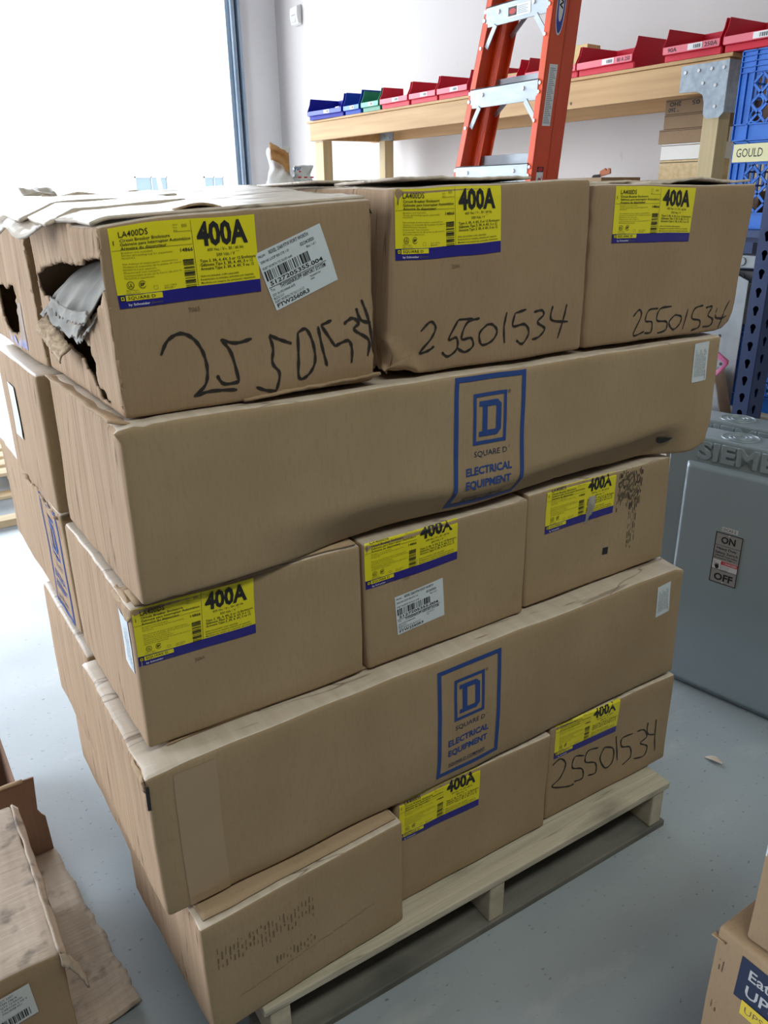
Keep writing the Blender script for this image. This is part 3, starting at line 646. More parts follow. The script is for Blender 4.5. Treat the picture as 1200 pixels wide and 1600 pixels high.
HW_A = [[(0.057,1.22),(0.067,1.237),(0.084,1.244),(0.1,1.236),(0.111,1.218),(0.115,1.195),(0.11,1.175),(0.093,1.162)],[(.093,1.162),(0.117,1.166),(0.152,1.163)],[(0.136,1.23),(0.156,1.223),(0.179,1.226)],[(0.138,1.229),(0.149,1.21),(0.156,1.173)],[(.156,1.173),(0.135,1.173),(0.127,1.185)],[(0.205,1.228),(0.218,1.221),(0.237,1.213)],[(0.205,1.227),(0.209,1.209),(0.207,1.19),(0.217,1.174),(0.21,1.152)],[(.21,1.152),(.195,1.155),(0.18,1.162)],[(0.247,1.227),(0.246,1.192),(0.246,1.165),(0.26,1.168),(0.271,1.185),(0.269,1.211),(0.26,1.23),(0.248,1.227)],[(0.279,1.232),(0.283,1.205),(0.29,1.176)],[(0.301,1.238),(0.284,1.233)],[(.284,1.233),(0.304,1.202)],[(.304,1.202),(0.325,1.208),(0.331,1.196),(0.33,1.176)],[(0.32,1.231),(0.333,1.238),(0.344,1.231),(0.336,1.222),(0.359,1.206),(0.357,1.183)],[(0.341,1.251),(0.347,1.235),(0.363,1.23)],[(0.35,1.262),(0.36,1.233),(0.366,1.196)]]
c.write(HW_A, .0048)
# crushed and overhanging top flaps
zt = lambda x: 1.376+.019*x/.371-1.1445
def fn(u, v):
    y = .012+.405*v; x0 = -.004-.048*sstep(.06, .24, y); x = x0+(.366-x0)*u
    z = zt(max(x, 0))+.0015+.020*v+.0025*noise.noise(Vector((x*9, y*9, 2)))*sstep(0, .2, v)+.0018*noise.noise(Vector((x*16, y*46, 4)))*sstep(0, .15, v)
    if x < .02:
        k = (.02-x)/.075; z -= max(k, 0)**1.6*.040*(.85+.35*noise.noise(Vector((y*13, 2, 5))))
    return Vector((x, y, z))
c.flap(fn, 50, 60, KT, 'crushed_top_flap', .004)
def fn(u, v):
    x = -.03+.20*u; y = .12+.10*v+.05*u; return Vector((x, y, zt(max(x, 0))+.0095+.006*v+.002*noise.noise(Vector((x*10, y*20, 8)))-max(0, .01-x)*.4))
c.flap(fn, 30, 8, KT, 'raised_flap', .004)
def fn(u, v):
    x = -.04+.24*u; y = .225+.13*v+.06*u; return Vector((x, y, zt(max(x, 0))+.0165+.006*v+.002*noise.noise(Vector((x*12, y*16, 5)))-max(0, .01-x)*.4))
c.flap(fn, 30, 8, KT, 'raised_flap', .004)
def fn(u, v):
    x = .10+.06*u; y = .020+.05*v; return Vector((x, y, zt(x)+.003+.006*math.sin(PI*u)*(1-v)))
c.flap(fn, 12, 5, KE, 'torn_flap', .003)
# torn liner folded down inside the hole
for k_, (dz, dx) in enumerate(((0, 0), (-.007, .005))):
    def fn(u, v):
        y = .045+.31*u
        lo = .070+.034*math.sin(PI*min(u*1.15+.05, 1))+.007*noise.noise(Vector((u*9, k_*3, 6)))+.005*noise.noise(Vector((u*31, k_*3, 2)))*v
        z = 1.345-1.1445-.040*u-lo*v+dz*v
        x = .075-.086*v**.7+dx+.006*noise.noise(Vector((u*3, v*3, 3)))
        return Vector((x, y, z))
    c.flap(fn, 60, 16, LINER, 'torn_liner', .0015)
def fn(u, v):
    y = .050+.20*u; lo = .014+.010*noise.noise(Vector((u*26, 2, 9))); z = 1.272-1.1445-.008*math.sin(PI*u)-lo*v; return Vector((-.012-.004*v+.004*noise.noise(Vector((u*10, v*4, 2))), y, z))
c.flap(fn, 40, 5, LINER, 'torn_flap', .002)
def fn(u, v):
    y = .315-.13*u; z = 1.238-1.1445-.030*u+.006*noise.noise(Vector((u*22, v*2, 4))); return Vector((-.009-.016*math.sin(PI*.6*v), y+.012*v, z-.022*v+.006*noise.noise(Vector((u*30, v*3, 8)))*v))
c.flap(fn, 30, 6, KE, 'torn_flap', .002)
# bent strip under the right end
def fn(u, v):
    x = .16+.21*u; return Vector((x, -.012*u-.004+.03*v, .002+.012*u*(1-v)+.003*noise.noise(Vector((u*12, v*3, 1)))))
c.flap(fn, 20, 4, K2, 'bottom_flap', .004)

def f_b(p, a, b, cc, s):
    if a < .2 and cc < .3:
        k = (1-sstep(0, .2, a))*(1-sstep(0, .3, cc))*(1-sstep(0, .4, b)); p += nvec(p*32+Vector((3, 1, 2)))*.024*k+nvec(p*80)*.008*k; p.z += .012*k; p.x += .006*k
    if b < .2: p.y -= .004*math.sin(PI*a)*math.sin(PI*cc)*(1-sstep(0, .2, b))
    return p
c = put('cardboard_box', 'middle carton of the top layer, 400A label and handwriting, crushed lower left corner', 5, [(.408, 1.409), (.794, 1.418), (.801, 1.1435), (.392, 1.1435)], .42, z0=1.1455, seed=52, step=.011, feat=f_b, m=(K2, KW, KT), r=.007, amp=.003)
c.label(.018, 1.312, 1, w=.192, h=.0955); c.faint(.115, 1.297, '2046')
HW_B = [[(0.452,1.208),(0.47,1.221),(0.48,1.211),(0.471,1.195),(0.45,1.176),(0.466,1.178),(0.478,1.184)],[(0.552,1.219),(0.523,1.219)],[(.523,1.219),(0.505,1.191),(0.52,1.192),(0.522,1.175),(0.505,1.165),(0.493,1.173)],[(.565,1.219),(0.54,1.213),(0.53,1.189),(0.549,1.189),(0.554,1.176),(0.538,1.168),(0.522,1.176)],[(0.581,1.208),(0.566,1.195),(0.572,1.177),(0.593,1.182),(0.602,1.196),(0.592,1.207),(0.581,1.208)],[(0.62,1.223),(0.616,1.2),(0.619,1.175)],[(0.662,1.224),(0.638,1.22)],[(.638,1.22),(0.635,1.2),(0.66,1.201),(0.671,1.187),(0.658,1.17),(0.644,1.177)],[(0.679,1.218),(0.697,1.219),(0.702,1.211),(0.689,1.201),(0.707,1.189),(0.694,1.177),(0.679,1.175)],[(0.722,1.223),(0.721,1.201),(0.76,1.194)],[(0.754,1.223),(0.748,1.198),(0.739,1.169)]]
c.write(shiftx(HW_B, c.xs), .0042)
def jag_flap(c, x0, x1, y0, y1, z, lift, seed, m, name='top_flap'):
    def fn(u, v):
        x = x0+(x1-x0)*u; y = y0+(y1-y0)*v+.004*noise.noise(Vector((x*40, seed, v)))
        return Vector((x, y, z+lift*(1-v)*(.55+.6*noise.noise(Vector((x*9, seed, 2))))+.0018*noise.noise(Vector((x*70, seed, 6)))))
    return c.flap(fn, 60, 4, m, name, .004)
jag_flap(c, .03, .28, .012, .19, c.h-.006, .012, 3, KT); jag_flap(c, .0, .38, .2, .41, c.h-.004, .006, 4, KT)

def f_c(p, a, b, cc, s):
    if a < .06: p.x += .004*math.sin(p.z*150)*(1-sstep(0, .06, a))*.6
    if cc < .12 and a > .5: p += nvec(p*30)*.003*sstep(.5, 1, a)
    if a > .9 and cc < .2: p.z += .010*sstep(.9, 1, a)*(1-sstep(0, .2, cc)); p.x -= .008*sstep(.9, 1, a)*(1-sstep(0, .2, cc))
    return p
c = put('cardboard_box', 'right end carton of the top layer, 400A label and handwriting, jagged dark top flaps', 5, [(.805, 1.412), (1.250, 1.408), (1.232, 1.137), (.808, 1.141)], .42, z0=1.137, seed=53, feat=f_c, m=(K2, KW, KT), r=.007, amp=.003)
c.label(.048, 1.316, -1, w=.207, h=.092)
HW_D = [[(0.93,1.186),(0.945,1.197),(0.953,1.185),(0.935,1.153),(0.966,1.156)],[(0.999,1.194),(0.973,1.193),(0.967,1.175),(0.985,1.171),(0.985,1.153),(0.967,1.153)],[(1.036,1.196),(1.005,1.193),(0.999,1.173),(1.026,1.169),(1.025,1.154),(1.003,1.15)],[(1.048,1.18),(1.033,1.167),(1.047,1.153),(1.064,1.163),(1.066,1.176),(1.048,1.18)],[(1.084,1.189),(1.074,1.151)],[(1.128,1.192),(1.104,1.188),(1.098,1.17),(1.122,1.164),(1.121,1.152),(1.098,1.147)],[(1.137,1.187),(1.157,1.188),(1.147,1.172),(1.163,1.163),(1.157,1.151),(1.133,1.151)],[(1.174,1.184),(1.172,1.166),(1.21,1.165)],[(1.212,1.196),(1.194,1.17),(1.183,1.143)]]
c.write(shiftx(HW_D, c.xs), .0036)
jag_flap(c, .14, .43, .008, .16, c.h-.004, .013, 7, KT); jag_flap(c, .03, .44, .05, .3, c.h-.003, .010, 9, KT)
# rear row of the top layer
HR = [(.13, 1.255), (.155, 1.27), (.21, 1.26), (.30, 1.268), (.31, 1.20), (.26, 1.17), (.165, 1.178), (.145, 1.20), (.15, 1.23)]
def hole_r(y, z):
    yy = y+noise.noise(Vector((y*60, z*60, 3)))*.012; zz = z+1.1445+noise.noise(Vector((y*60, z*60, 5)))*.010
    return inside(HR, yy, zz)
c = Carton('cardboard_box', 'carton with torn hole and blue edged label, behind the torn top left carton', (.018, .438, 0), 0, 1.1445, [(0, 1.37), (.37, 1.385), (.37, 1.1445), (0, 1.1445)], .43, seed=54, group=GS, hole=hole_r, solid=.004)
p = Print(); p.rect(0, 0, .16, .016, BLU, 0, 6, 1); p.rect(0, .016, .16, .085, mat('faded_print', (.34, .26, .22), .7), 0, 6, 4); p.build('product_label', lambda x, y, o: c.left(.115+x, .012+y, o) if not hole_r(.115+x, .012+y) else c.left(.115+x, .006, o), c.root)
zt2 = c.h
def fn(u, v):
    x = -.02+.40*u; y = .01+.40*v; k = max(0, .05-x)/.07
    return Vector((x, y, zt2+.006+.010*noise.noise(Vector((x*8, y*6, 3)))+.012*math.sin(v*3)-k*k*.03*(.8+noise.noise(Vector((y*12, 1, 1))))))
c.flap(fn, 30, 30, KT, 'crushed_top_flap', .004)
def fn(u, v):
    x = .07+.06*u; y = .30+.05*v; return Vector((x, y, zt2+.022+.012*v+.006*noise.noise(Vector((x*60, y*40, 3)))))
c.flap(fn, 8, 5, KT, 'torn_flap', .003)
def fn(u, v):
    x = .10+.27*u; y = .22+.08*v; return Vector((x, y, zt2+.012+.010*v+.010*noise.noise(Vector((x*20, y*10, 8)))))
c.flap(fn, 24, 5, KE, 'torn_flap', .004)
c = Carton('cardboard_box', 'pale topped carton behind the middle carton of the top layer', (.432, .48, 0), 0, 1.1437, [(0, 1.405), (.38, 1.41), (.38, 1.1437), (0, 1.1437)], .40, seed=55, group=GS, step=.03)
jag_flap(c, .01, .37, .0, .39, c.h-.003, .008, 5, KT)
c = Carton('cardboard_box', 'reddish carton behind the right end carton of the top layer', (.835, .49, 0), 0, 1.1437, [(0, 1.41), (.40, 1.41), (.40, 1.1437), (0, 1.1437)], .40, seed=56, group=GS, step=.03, m=(K2, KW, K2))
jag_flap(c, -.01, .39, .0, .39, c.h-.003, .006, 6, K2)

# ------------------------------------------------------------------ bits lying on top of the stack
PLS = mat('clear_plastic_film', (.70, .74, .78), .25); N, L, B = nodes(PLS); B.inputs['Alpha'].default_value = .75
BAGM = noisemat('white_paper_bag', (.66, .66, .68), (.80, .80, .82), (20, 20, 20), .6); BRN = noisemat('orange_brown_film', (.42, .20, .07), (.55, .30, .12), (30, 30, 30), .5); RDI = mat('red_print', (.5, .03, .03), .5); BLI = mat('blue_print', (.03, .09, .3), .5)
bag = empty('crumpled_bag', (.655, .79, 1.416), 0, 'crumpled white and brown packing bag with red print, behind the stack top', 'bag'); bag.scale = (.72, .72, .66)
def crumple(name, c0, w, h, d, m, seed, lean=0, parent=bag, flare=.4):
    mb = MB(); mb.smooth = True
    def fn(u, v):
        a = 2*PI*u; r = 1-.55*v+flare*max(0, v-.55)*1.6; n = nvec(Vector((math.cos(a)*1.6, math.sin(a)*1.6, v*3+seed)))*.28
        return Vector((c0[0]+(math.cos(a)*w*r+n.x*w)+lean*v, c0[1]+math.sin(a)*d*r+n.y*d, c0[2]+h*v+n.z*h*.22*(v > 0)))
    mb.grid(fn, 22, 14); return mb.build(name, m, parent, weld=True, solid=.001)
crumple('paper_sheet', (-.015, 0, 0), .045, .125, .035, BAGM, 1, .0); crumple('plastic_wrap', (.055, -.01, 0), .042, .07, .03, PLS, 4, .01)
mb = MB(); mb.smooth = True
mb.grid(lambda u, v: Vector((-.06+.062*u, -.035+.01*noise.noise(Vector((u*4, v*3, 1))), .085+.055*v*(1-.6*u)-.045*(1-v)*u*u+.006*noise.noise(Vector((u*6, v*5, 3))))), 10, 8)
mb.build('brown_film', BRN, bag, solid=.002)
p = Print()
for i in range(7): p.rect(.02+(i % 3)*.022+.004*(i//3), .012+.018*(i//3), .036+(i % 3)*.022, .017+.018*(i//3), RDI, 0)
p.text(.012, .055, .014, 'yar', BLI, 0, .02)
p.build('printed_letters', lambda x, y, o: Vector((x, -.045-o, y)), bag)
# ------------------------------------------------------------------ workbench with storage bins along the right wall
PINE = noisemat('pine_lumber', (.44, .25, .10), (.56, .35, .155), (26, 1.1, 26), .6, 0, 5, (.3, .7), c3=(.30, .15, .07), scale3=(9, 2.4, 9), ramp3=(.72, .80), fac3=.7)
PINEV = noisemat('pine_post', (.48, .37, .19), (.60, .48, .28), (24, 24, 1.3), .65, 0, 5, (.3, .7), c3=(.20, .13, .08), scale3=(16, 16, 1), ramp3=(.66, .76), fac3=.7)
GALV = noisemat('galvanised_steel', (.26, .31, .36), (.36, .41, .46), (30, 30, 30), .5, .25, 4)
SCRW = mat('screw_steel', (.6, .6, .6), .3, .9)
YB0, YB1 = 1.62, 5.62
bench = empty('workbench', (3.42, YB0, 0), 0, 'long wooden workbench of pine beams and posts along the right wall', 'workbench')
def bpart(name, boxes, m, bev=.003):
    mb = MB()
    for b in boxes: mb.box(*b)
    return mb.build(name, m, bench, bev)
LB = YB1-YB0
bpart('front_beam', [(0, 0, 1.832, .038, LB, 1.968)], PINE); bpart('back_beam', [(.62, 0, 1.832, .658, LB, 1.968)], PINE)
bpart('top_board', [(-.01, -.02, 1.969, .70, LB+.03, 1.986)], PINE)
bpart('end_beam', [(.039, LB-.16, 1.832, .619, LB-.122, 1.968)], PINE); bpart('end_beam', [(.039, .10, 1.832, .619, .138, 1.968)], PINE)
for x, y, w_ in ((.0385, LB-.15, .14), (.53, LB-.36, .089), (.0385, .045, .089), (.53, .045, .089)):
    bpart('post', [(x, y, 0, x+.089, y+w_, 1.83)], PINEV)
bpart('lower_shelf', [(.04, -.02, .92, .66, LB, .94)], PINE)
# galvanised corner brackets
def bracket(y0, sgn, x):
    pr = MB(); out = [(0, 0), (.26, 0), (.26, -.115), (.16, -.118), (.125, -.135), (.112, -.17), (.11, -.22), (.09, -.24), (.02, -.24), (0, -.22)]
    pr.prism(out, lambda a, b, t: (x-t, y0+sgn*a, 1.958+b), .001, .004)
    o = pr.build('bracket', GALV, bench)
    for a, b in ((.025, -.03), (.09, -.028), (.16, -.028), (.235, -.03), (.13, -.085), (.06, -.10), (.05, -.19)): sc = MB(); sc.cyl((x-.004, y0+sgn*a, 1.958+b), (-1, 0, 0), .008, .004, 10); sc.build('screw', SCRW, o)
bracket(-.003, 1, 0)
pr = MB(); pr.box(-.004, -.005, 1.74, .10, -.002, 1.96); pr.build('bracket', GALV, bench)
bracket(LB-.36, 1, .619)
KNOT = mat('pine_knot', (.12, .055, .035), .7)
for y, z, r in ((1.05, 1.93, .018), (1.02, 1.895, .012), (.98, 1.86, .008)): mb = MB(); mb.cyl((-.0012, y, z), (1, 0, 0), r, .001, 14); mb.build('knot', KNOT, bench)

def binmat(n, c): return mat(n, c, .38)
RB, BB, B2, GB = mat('red_bin_plastic', (.60, .014, .04), .45, 0, .3), mat('navy_bin_plastic', (.002, .006, .30), .5, 0, .25), mat('blue_bin_plastic', (.004, .05, .38), .5, 0, .25), binmat('green_bin_plastic', (.01, .22, .11))
LIT_LIPS = {'red_bin_plastic': mat('red_bin_lip', (.78, .16, .21), .5), 'navy_bin_plastic': mat('navy_bin_lip', (.06, .09, .55), .5), 'blue_bin_plastic': mat('blue_bin_lip', (.12, .26, .68), .5), 'green_bin_plastic': mat('green_bin_lip', (.15, .52, .36), .5)}  # lip colours lightened to paint in the light on the translucent plastic
TAGM = mat('bin_tag_white', (.8, .8, .8), .5)
PINKT = mat('masking_tape_pink', (.72, .30, .34), .6)
def make_bin(y0, w, m, label, text='', lip=.062, hgt=.145, dep=.30, rz=0, x=3.405, grp='storage bins on the workbench'):
    """hopper-front bin opening towards -x; local: y across, x depth"""
    t = empty('storage_bin', (x, y0, 1.987), rz, label, 'storage bin', grp)
    th = .004; mb = MB()
    mb.box(0.012, 0, 0, dep, w, th)                                                  # bottom
    side = [(.012, 0), (dep, 0), (dep, hgt), (.022, hgt), (.012, hgt*.72), (-.012, lip), (-.012, lip*.55), (.012, lip*.42)]
    for yy in (0, w-th): mb.prism(side, lambda a, b, q: (a, yy+q, b), 0, th)
    mb.box(dep-th, th, th, dep, w-th, hgt)
    mb.box(.008, th, 0, .012, w-th, lip*.5); mb.box(-.012, th, lip*.46, .012, w-th, lip*.5)
    mb.build('bin_shell', m, t, .0015)
    mb = MB(); mb.box(-.012, th, lip*.5, -.008, w-th, lip); mb.build('bin_lip', LIT_LIPS[m.name], t)
    tg = MB(); yc = w*.42; ws = min(w*.26, .08); tg.box(-.0135, yc-ws/2, lip*.55, -.0122, yc+ws/2, lip*.96); g = tg.build('bin_tag', TAGM, t)
    p = Print(); p.bars(0, 0, ws*.5, lip*.25, INK, 8, 3, 0); p.build('barcode', lambda a, b, o: Vector((-.0138-o, yc+ws*.1-a, lip*.62+b)), g)
    if text:
        p = Print(); segs = text.split('|')
        p.text(0, 0, lip*.30, segs[-1], INK, 0, .01, width=w*.22); p2 = p.build('marker_writing', lambda a, b, o: Vector((-.0128-o, w*.26-a, lip*.60+b)), t)
        if len(segs) > 1:
            q = Print(); q.text(0, 0, lip*.30, segs[0], INK, 0, .01, width=w*.16); q.build('marker_writing', lambda a, b, o: Vector((-.0128-o, w*.90-a, lip*.60+b)), t)
    return t
for y0, y1, tx, lb in ((1.665, 1.985, '90A|250A', 'red storage bin marked 90A nearest the right end of the workbench'), (2.17, 2.552, '80 A 250', 'red storage bin marked 80 A 250 right of the ladder'), (2.56, 2.96, '70 A 250', 'red storage bin behind the ladder holding an upright yellow carton'), (3.03, 3.32, '60 A 250', 'red storage bin marked 60 A 250 seen through the ladder'),
                       (3.49, 3.81, '', 'red storage bin just left of the ladder'), (3.825, 4.13, '', 'second red storage bin left of the ladder'), (4.15, 4.50, '', 'red storage bin beside the green bin, white carton inside')):
    make_bin(y0, y1-y0, RB, lb, tx)
make_bin(1.32, .33, RB, 'red storage bin half hidden behind the blue crate', '')
make_bin(4.52, .24, GB, 'green storage bin between the red and blue bins', '')
make_bin(4.79, .23, B2, 'light blue storage bin beside the green bin', '', lip=.06, hgt=.16)
make_bin(5.05, .50, BB, 'dark blue storage bin at the far left end of the workbench', '', hgt=.16, rz=.06)
CARTW = mat('white_carton', (.78, .76, .72), .6); YCART = noisemat('yellow_carton', (.68, .52, .22), (.74, .58, .28), (40, 40, 40), .6)
def small_box(name, loc, dims, m, label, rz=0, cat='carton'):
    mb = MB(); mb.box(-dims[0]/2, -dims[1]/2, 0, dims[0]/2, dims[1]/2, dims[2]); o = mb.build(name, m, None, .003); o.location = loc; o.rotation_euler = (0, 0, rz)
    return tag(o, label, cat)
small_box('small_carton', (3.50, 4.24, 1.9915), (.08, .10, .125), CARTW, 'small white carton standing in a red bin beside the green bin')
small_box('small_carton', (3.56, 2.72, 1.9915), (.12, .24, .17), YCART, 'yellow carton standing upright in the red bin behind the ladder', .1)
small_box('small_carton', (3.54, 3.18, 1.9915), (.14, .2, .085), YCART, 'flat yellow carton in the red bin seen through the ladder', .2)
small_box('small_carton', (3.47, 5.2, 1.9915), (.05, .06, .075), CARTW, 'small white carton in the dark blue bin')

TOOLP = (3.70, 2.62, 1.478)
orange = empty('clamp_handle', TOOLP, math.radians(-70), 'orange and black tool end poking up behind the top cartons, under the bench', 'tool')
mb = MB(); mb.smooth = False; mb.prism([(-.03, 0), (.02, 0), (.03, .018), (-.02, .014)], lambda x, y, t: (x, t, y), -.012, .012); mb.build('black_grip', mat('black_rubber', (.03, .03, .03), .6), orange, .003)
mb = MB(); mb.prism([(.015, .002), (.085, .02), (.08, .048), (.068, .05), (.062, .036), (.05, .05), (.02, .034)], lambda x, y, t: (x, t, y), -.01, .01); mb.build('orange_jaw', mat('orange_plastic', (.55, .16, .06), .5), orange, .002)
small_box('storage_box', (3.72, 2.63, .941), (.34, .36, .534), K2, 'tall plain carton on the bench lower shelf, under the orange tool')

# cartons stacked under the bench top
STRP = noisemat('striped_carton', (.55, .40, .20), (.66, .50, .28), (3, 40, 40), .7)
mb = MB(); mb.box(-.16, -.2, 0, .16, .2, .02)
y0, x0 = 2.30, 3.86
def under(z0, z1, m, label, dx=0, txt=None, dy=0):
    t = empty('flat_carton', (x0+dx, y0+dy, z0), 0, label, 'carton', 'cartons stacked under the workbench top')
    mb = MB(); mb.box(0, -.34, 0, .165, 0, z1-z0-.001); mb.build('box_body', m, t, .003)
    mb = MB(); mb.box(-.0015, -.335, (z1-z0)*.86, 0, -.002, (z1-z0)*.90); mb.build('lid_edge', KD, t)
    if txt:
        p = Print(); p.text(0, 0, .022, '2HO', INK, 0, .02, width=.075); p.text(0.01, .03, .02, '* 260', INK, 0, .02, width=.07); p.text(-.12, 0, .022, '05', INK, 0, .02, width=.05)
        p.build('marker_writing', lambda a, b, o: Vector((-.002-o, -.105+a, .060-b)), t)
    return t
under(1.795, 1.870, K2, 'upper carton under the bench with upside-down handwriting', 0, True); under(1.720, 1.7945, K2, 'second brown carton under the bench, below the handwritten one'); under(1.645, 1.7195, K2, 'third brown carton under the bench, leaning dark corner', 0, None, .025)
under(1.560, 1.6445, CARTW, 'pale carton under the bench between brown and striped cartons'); under(1.450, 1.5595, STRP, 'yellow striped carton under the bench, lowest visible of its stack')
small_box('storage_box', (3.94, 2.15, .941), (.24, .42, .508), K1, 'large plain carton on the bench lower shelf supporting the flat cartons')

# ------------------------------------------------------------------ orange stepladder
ORG = noisemat('orange_fibreglass', (.72, .075, .016), (.78, .095, .022), (6, 6, 1), .42); ALU = noisemat('ladder_aluminium', (.42, .47, .52), (.52, .57, .62), (30, 8, 30), .42, .35)
lad = empty('stepladder', (2.15, 1.55, 0), 0, 'orange fibreglass stepladder with aluminium steps, standing before the workbench', 'ladder')
LX = lambda z: (2.185+(z-1.47)*.16)-2.15
def railpts(z, yb): return yb
YR = lambda z: 1.60+(z-1.47)*.05-1.55; YL = lambda z: 2.098-(z-1.47)*.10-1.55
ZT = 2.75
def rail(yf, sgn, name, x0, x1, fl=.035, wt=.006):
    """channel rail: two flanges and a web; sgn=+1 web on the +y side"""
    mb = MB()
    for (xa, xb, ya, yb) in ((x0, x0+wt, 0, -sgn*fl), (x1-wt, x1, 0, -sgn*fl), (x0, x1, 0, -sgn*wt)):
        vs = []
        for z in (0.02, ZT):
            vs += [(LX(z)+xa, yf(z)+ya, z), (LX(z)+xb, yf(z)+ya, z), (LX(z)+xb, yf(z)+yb, z), (LX(z)+xa, yf(z)+yb, z)]
        mb.add(vs, [(0, 1, 2, 3), (4, 5, 6, 7), (0, 1, 5, 4), (1, 2, 6, 5), (2, 3, 7, 6), (3, 0, 4, 7)])
    o = mb.build(name, ORG, lad, .002); return o
rl = rail(YL, 1, 'front_rail', 0, .085); rr = rail(lambda z: YR(z)-.005, -1, 'front_rail', 0, .085)
rail(lambda z: YL(z)-.012, 1, 'rear_rail', .095, .16); rail(lambda z: YR(z)+.004, -1, 'rear_rail', .09, .16)
for k in range(8):
    z = 1.475+.305*(k-4)
    if z < .1: continue
    s_ = MB(); x = LX(z); s_.box(x-.004, YR(z)+.02, z-.04, x+.002, YL(z)-.02, z+.035); s_.box(x-.004, YR(z)+.02, z+.03, x+.085, YL(z)-.02, z+.035); s_.box(x+.08, YR(z)+.02, z-.01, x+.085, YL(z)-.02, z+.035)
    st = s_.build('step', ALU, lad, .001)
    b_ = MB(); b_.bar((x-.006, YL(z)-.085, z-.038), (x-.006, YL(z)-.03, z-.115), .004, .022, (0, 1, 0)); b_.build('brace', ALU, st)
    b_ = MB(); b_.bar((x-.006, YR(z)+.085, z-.038), (x-.006, YR(z)+.02, z-.115), .004, .022, (0, 1, 0)); b_.build('brace', ALU, st)
    rv = lambda *a: (lambda q: (q.cyl(*a), q.build('rivet', SCRW, st)))(MB())
    for yy in (YL(z)-.10, YR(z)+.10): rv((x-.004, yy, z+.008), (-1, 0, 0), .008, .005, 10)
    for yy in (YL(z)-.012, YR(z)+.012):
        for dz in (.02, -.012, -.115): rv((LX(z+dz)-.001, yy, z+dz), (-1, 0, 0), .007, .005, 10)
    if k in (2, 4, 5, 6): 
        q = MB(); q.box(x+.135, YR(z)+.02, z-.03+.04, x+.15, YL(z)-.03, z+.05+.03); q.build('rear_rung', ALU, lad, .001)
        q = MB(); q.bar((x+.14, YL(z)-.12, z+.01), (x+.14, YL(z)-.02, z-.06), .004, .02, (0, 1, 0)); q.build('rear_brace', ALU, lad)
# stickers on the near rail
def rail_print(p, z0, name, lb=None):
    return p.build(name, lambda a, b, o: Vector((LX(z0+b)+.043+a, YR(z0+b)-.005-o, z0+b)), rr, base=.001, label=lb)
p = Print(); p.rect(-.022, -.11, .022, .11, TAGM, 0, 1, 4)
for i in range(30): p.rect(-.018+.0001*i, -.10+.0067*i, .017-.004*(i % 4), -.0975+.0067*i, mat('tiny_grey_print', (.25, .25, .27), .6) if i == 0 else p.mats[-1], 1)
rail_print(p, 1.755, 'white_sticker')
p = Print(); OV = mat('blue_oval', (.03, .05, .36), .4)
def disc(p, cx, cy, rx, ry, m, layer): p.raw([(cx+rx*math.cos(2*PI*i/28), cy+ry*math.sin(2*PI*i/28)) for i in range(28)], [tuple(range(28))], m, layer)
disc(p, 0, 0, .024, .095, WTX, 0); disc(p, 0, 0, .020, .088, OV, 1); disc(p, 0, .012, .013, .06, WTX, 2)
vs, fs, wd = text2d('W', .03); p.raw([(-.010+v[1]*.028, .045-v[0]*.045) for v in vs], fs, INK, 3)
rail_print(p, 2.06, 'oval_logo')
p = Print(); p.rect(-.018, -.055, .018, .02, TAGM, 0); p.rect(-.018, .0, .018, .02, INK, 1); disc(p, 0, .010, .014, .008, RDI, 2); p.rect(-.008, -.028, .010, -.024, RDI, 1); p.stroke([(-.01, -.045), (.0, -.02), (.004, -.04), (.012, -.015)], .004, RDI, 1)
rail_print(p, 1.475, 'warning_sticker')
z = 2.085; p = Print(); p.rect(0, 0, .13, .042, TAGM, 0); p.rect(.0, .006, .05, .038, INK, 1); disc(p, .025, .022, .02, .010, RDI, 2)
for i in range(5): p.rect(.056, .008+.006*i, .115-.01*(i % 2), .0105+.006*i, GALV, 1)
p.build('step_sticker', lambda a, b, o: Vector((LX(z)-.0045-o, YL(z)-.16-a, z-.026+b)), lad, base=.0008)
mb = MB(); mb.bar((2.62, 2.36, 1.25), (2.66, 2.43, 1.62), .03, .02); mb.bar((2.62, 2.36, 0), (2.62, 2.36, 1.26), .03, .02); tag(mb.build('wooden_stick', WOODY), 'thin greyish wooden stick standing behind the ladder', 'stick')
# motion sensor in the corner
ms = empty('motion_sensor', (XW, 7.24, 3.0), 0, 'small white motion sensor high on the wall in the corner', 'sensor')
PLW = mat('white_plastic', (.75, .75, .74), .4)
mb = MB(); mb.prism([(0, 0), (-.05, .012), (-.065, .08), (-.06, .16), (0, .185)], lambda a, b, t: (a, t, b), -.075, .075); mb.build('sensor_body', PLW, ms, .012)
mb = MB(); mb.box(-.066, -.045, .025, -.045, .045, .075); mb.build('lens', mat('sensor_lens', (.55, .55, .57), .3), ms, .01)
mb = MB(); mb.box(-.068, -.05, .085, -.06, .03, .092); mb.build('slot', FRM, ms)

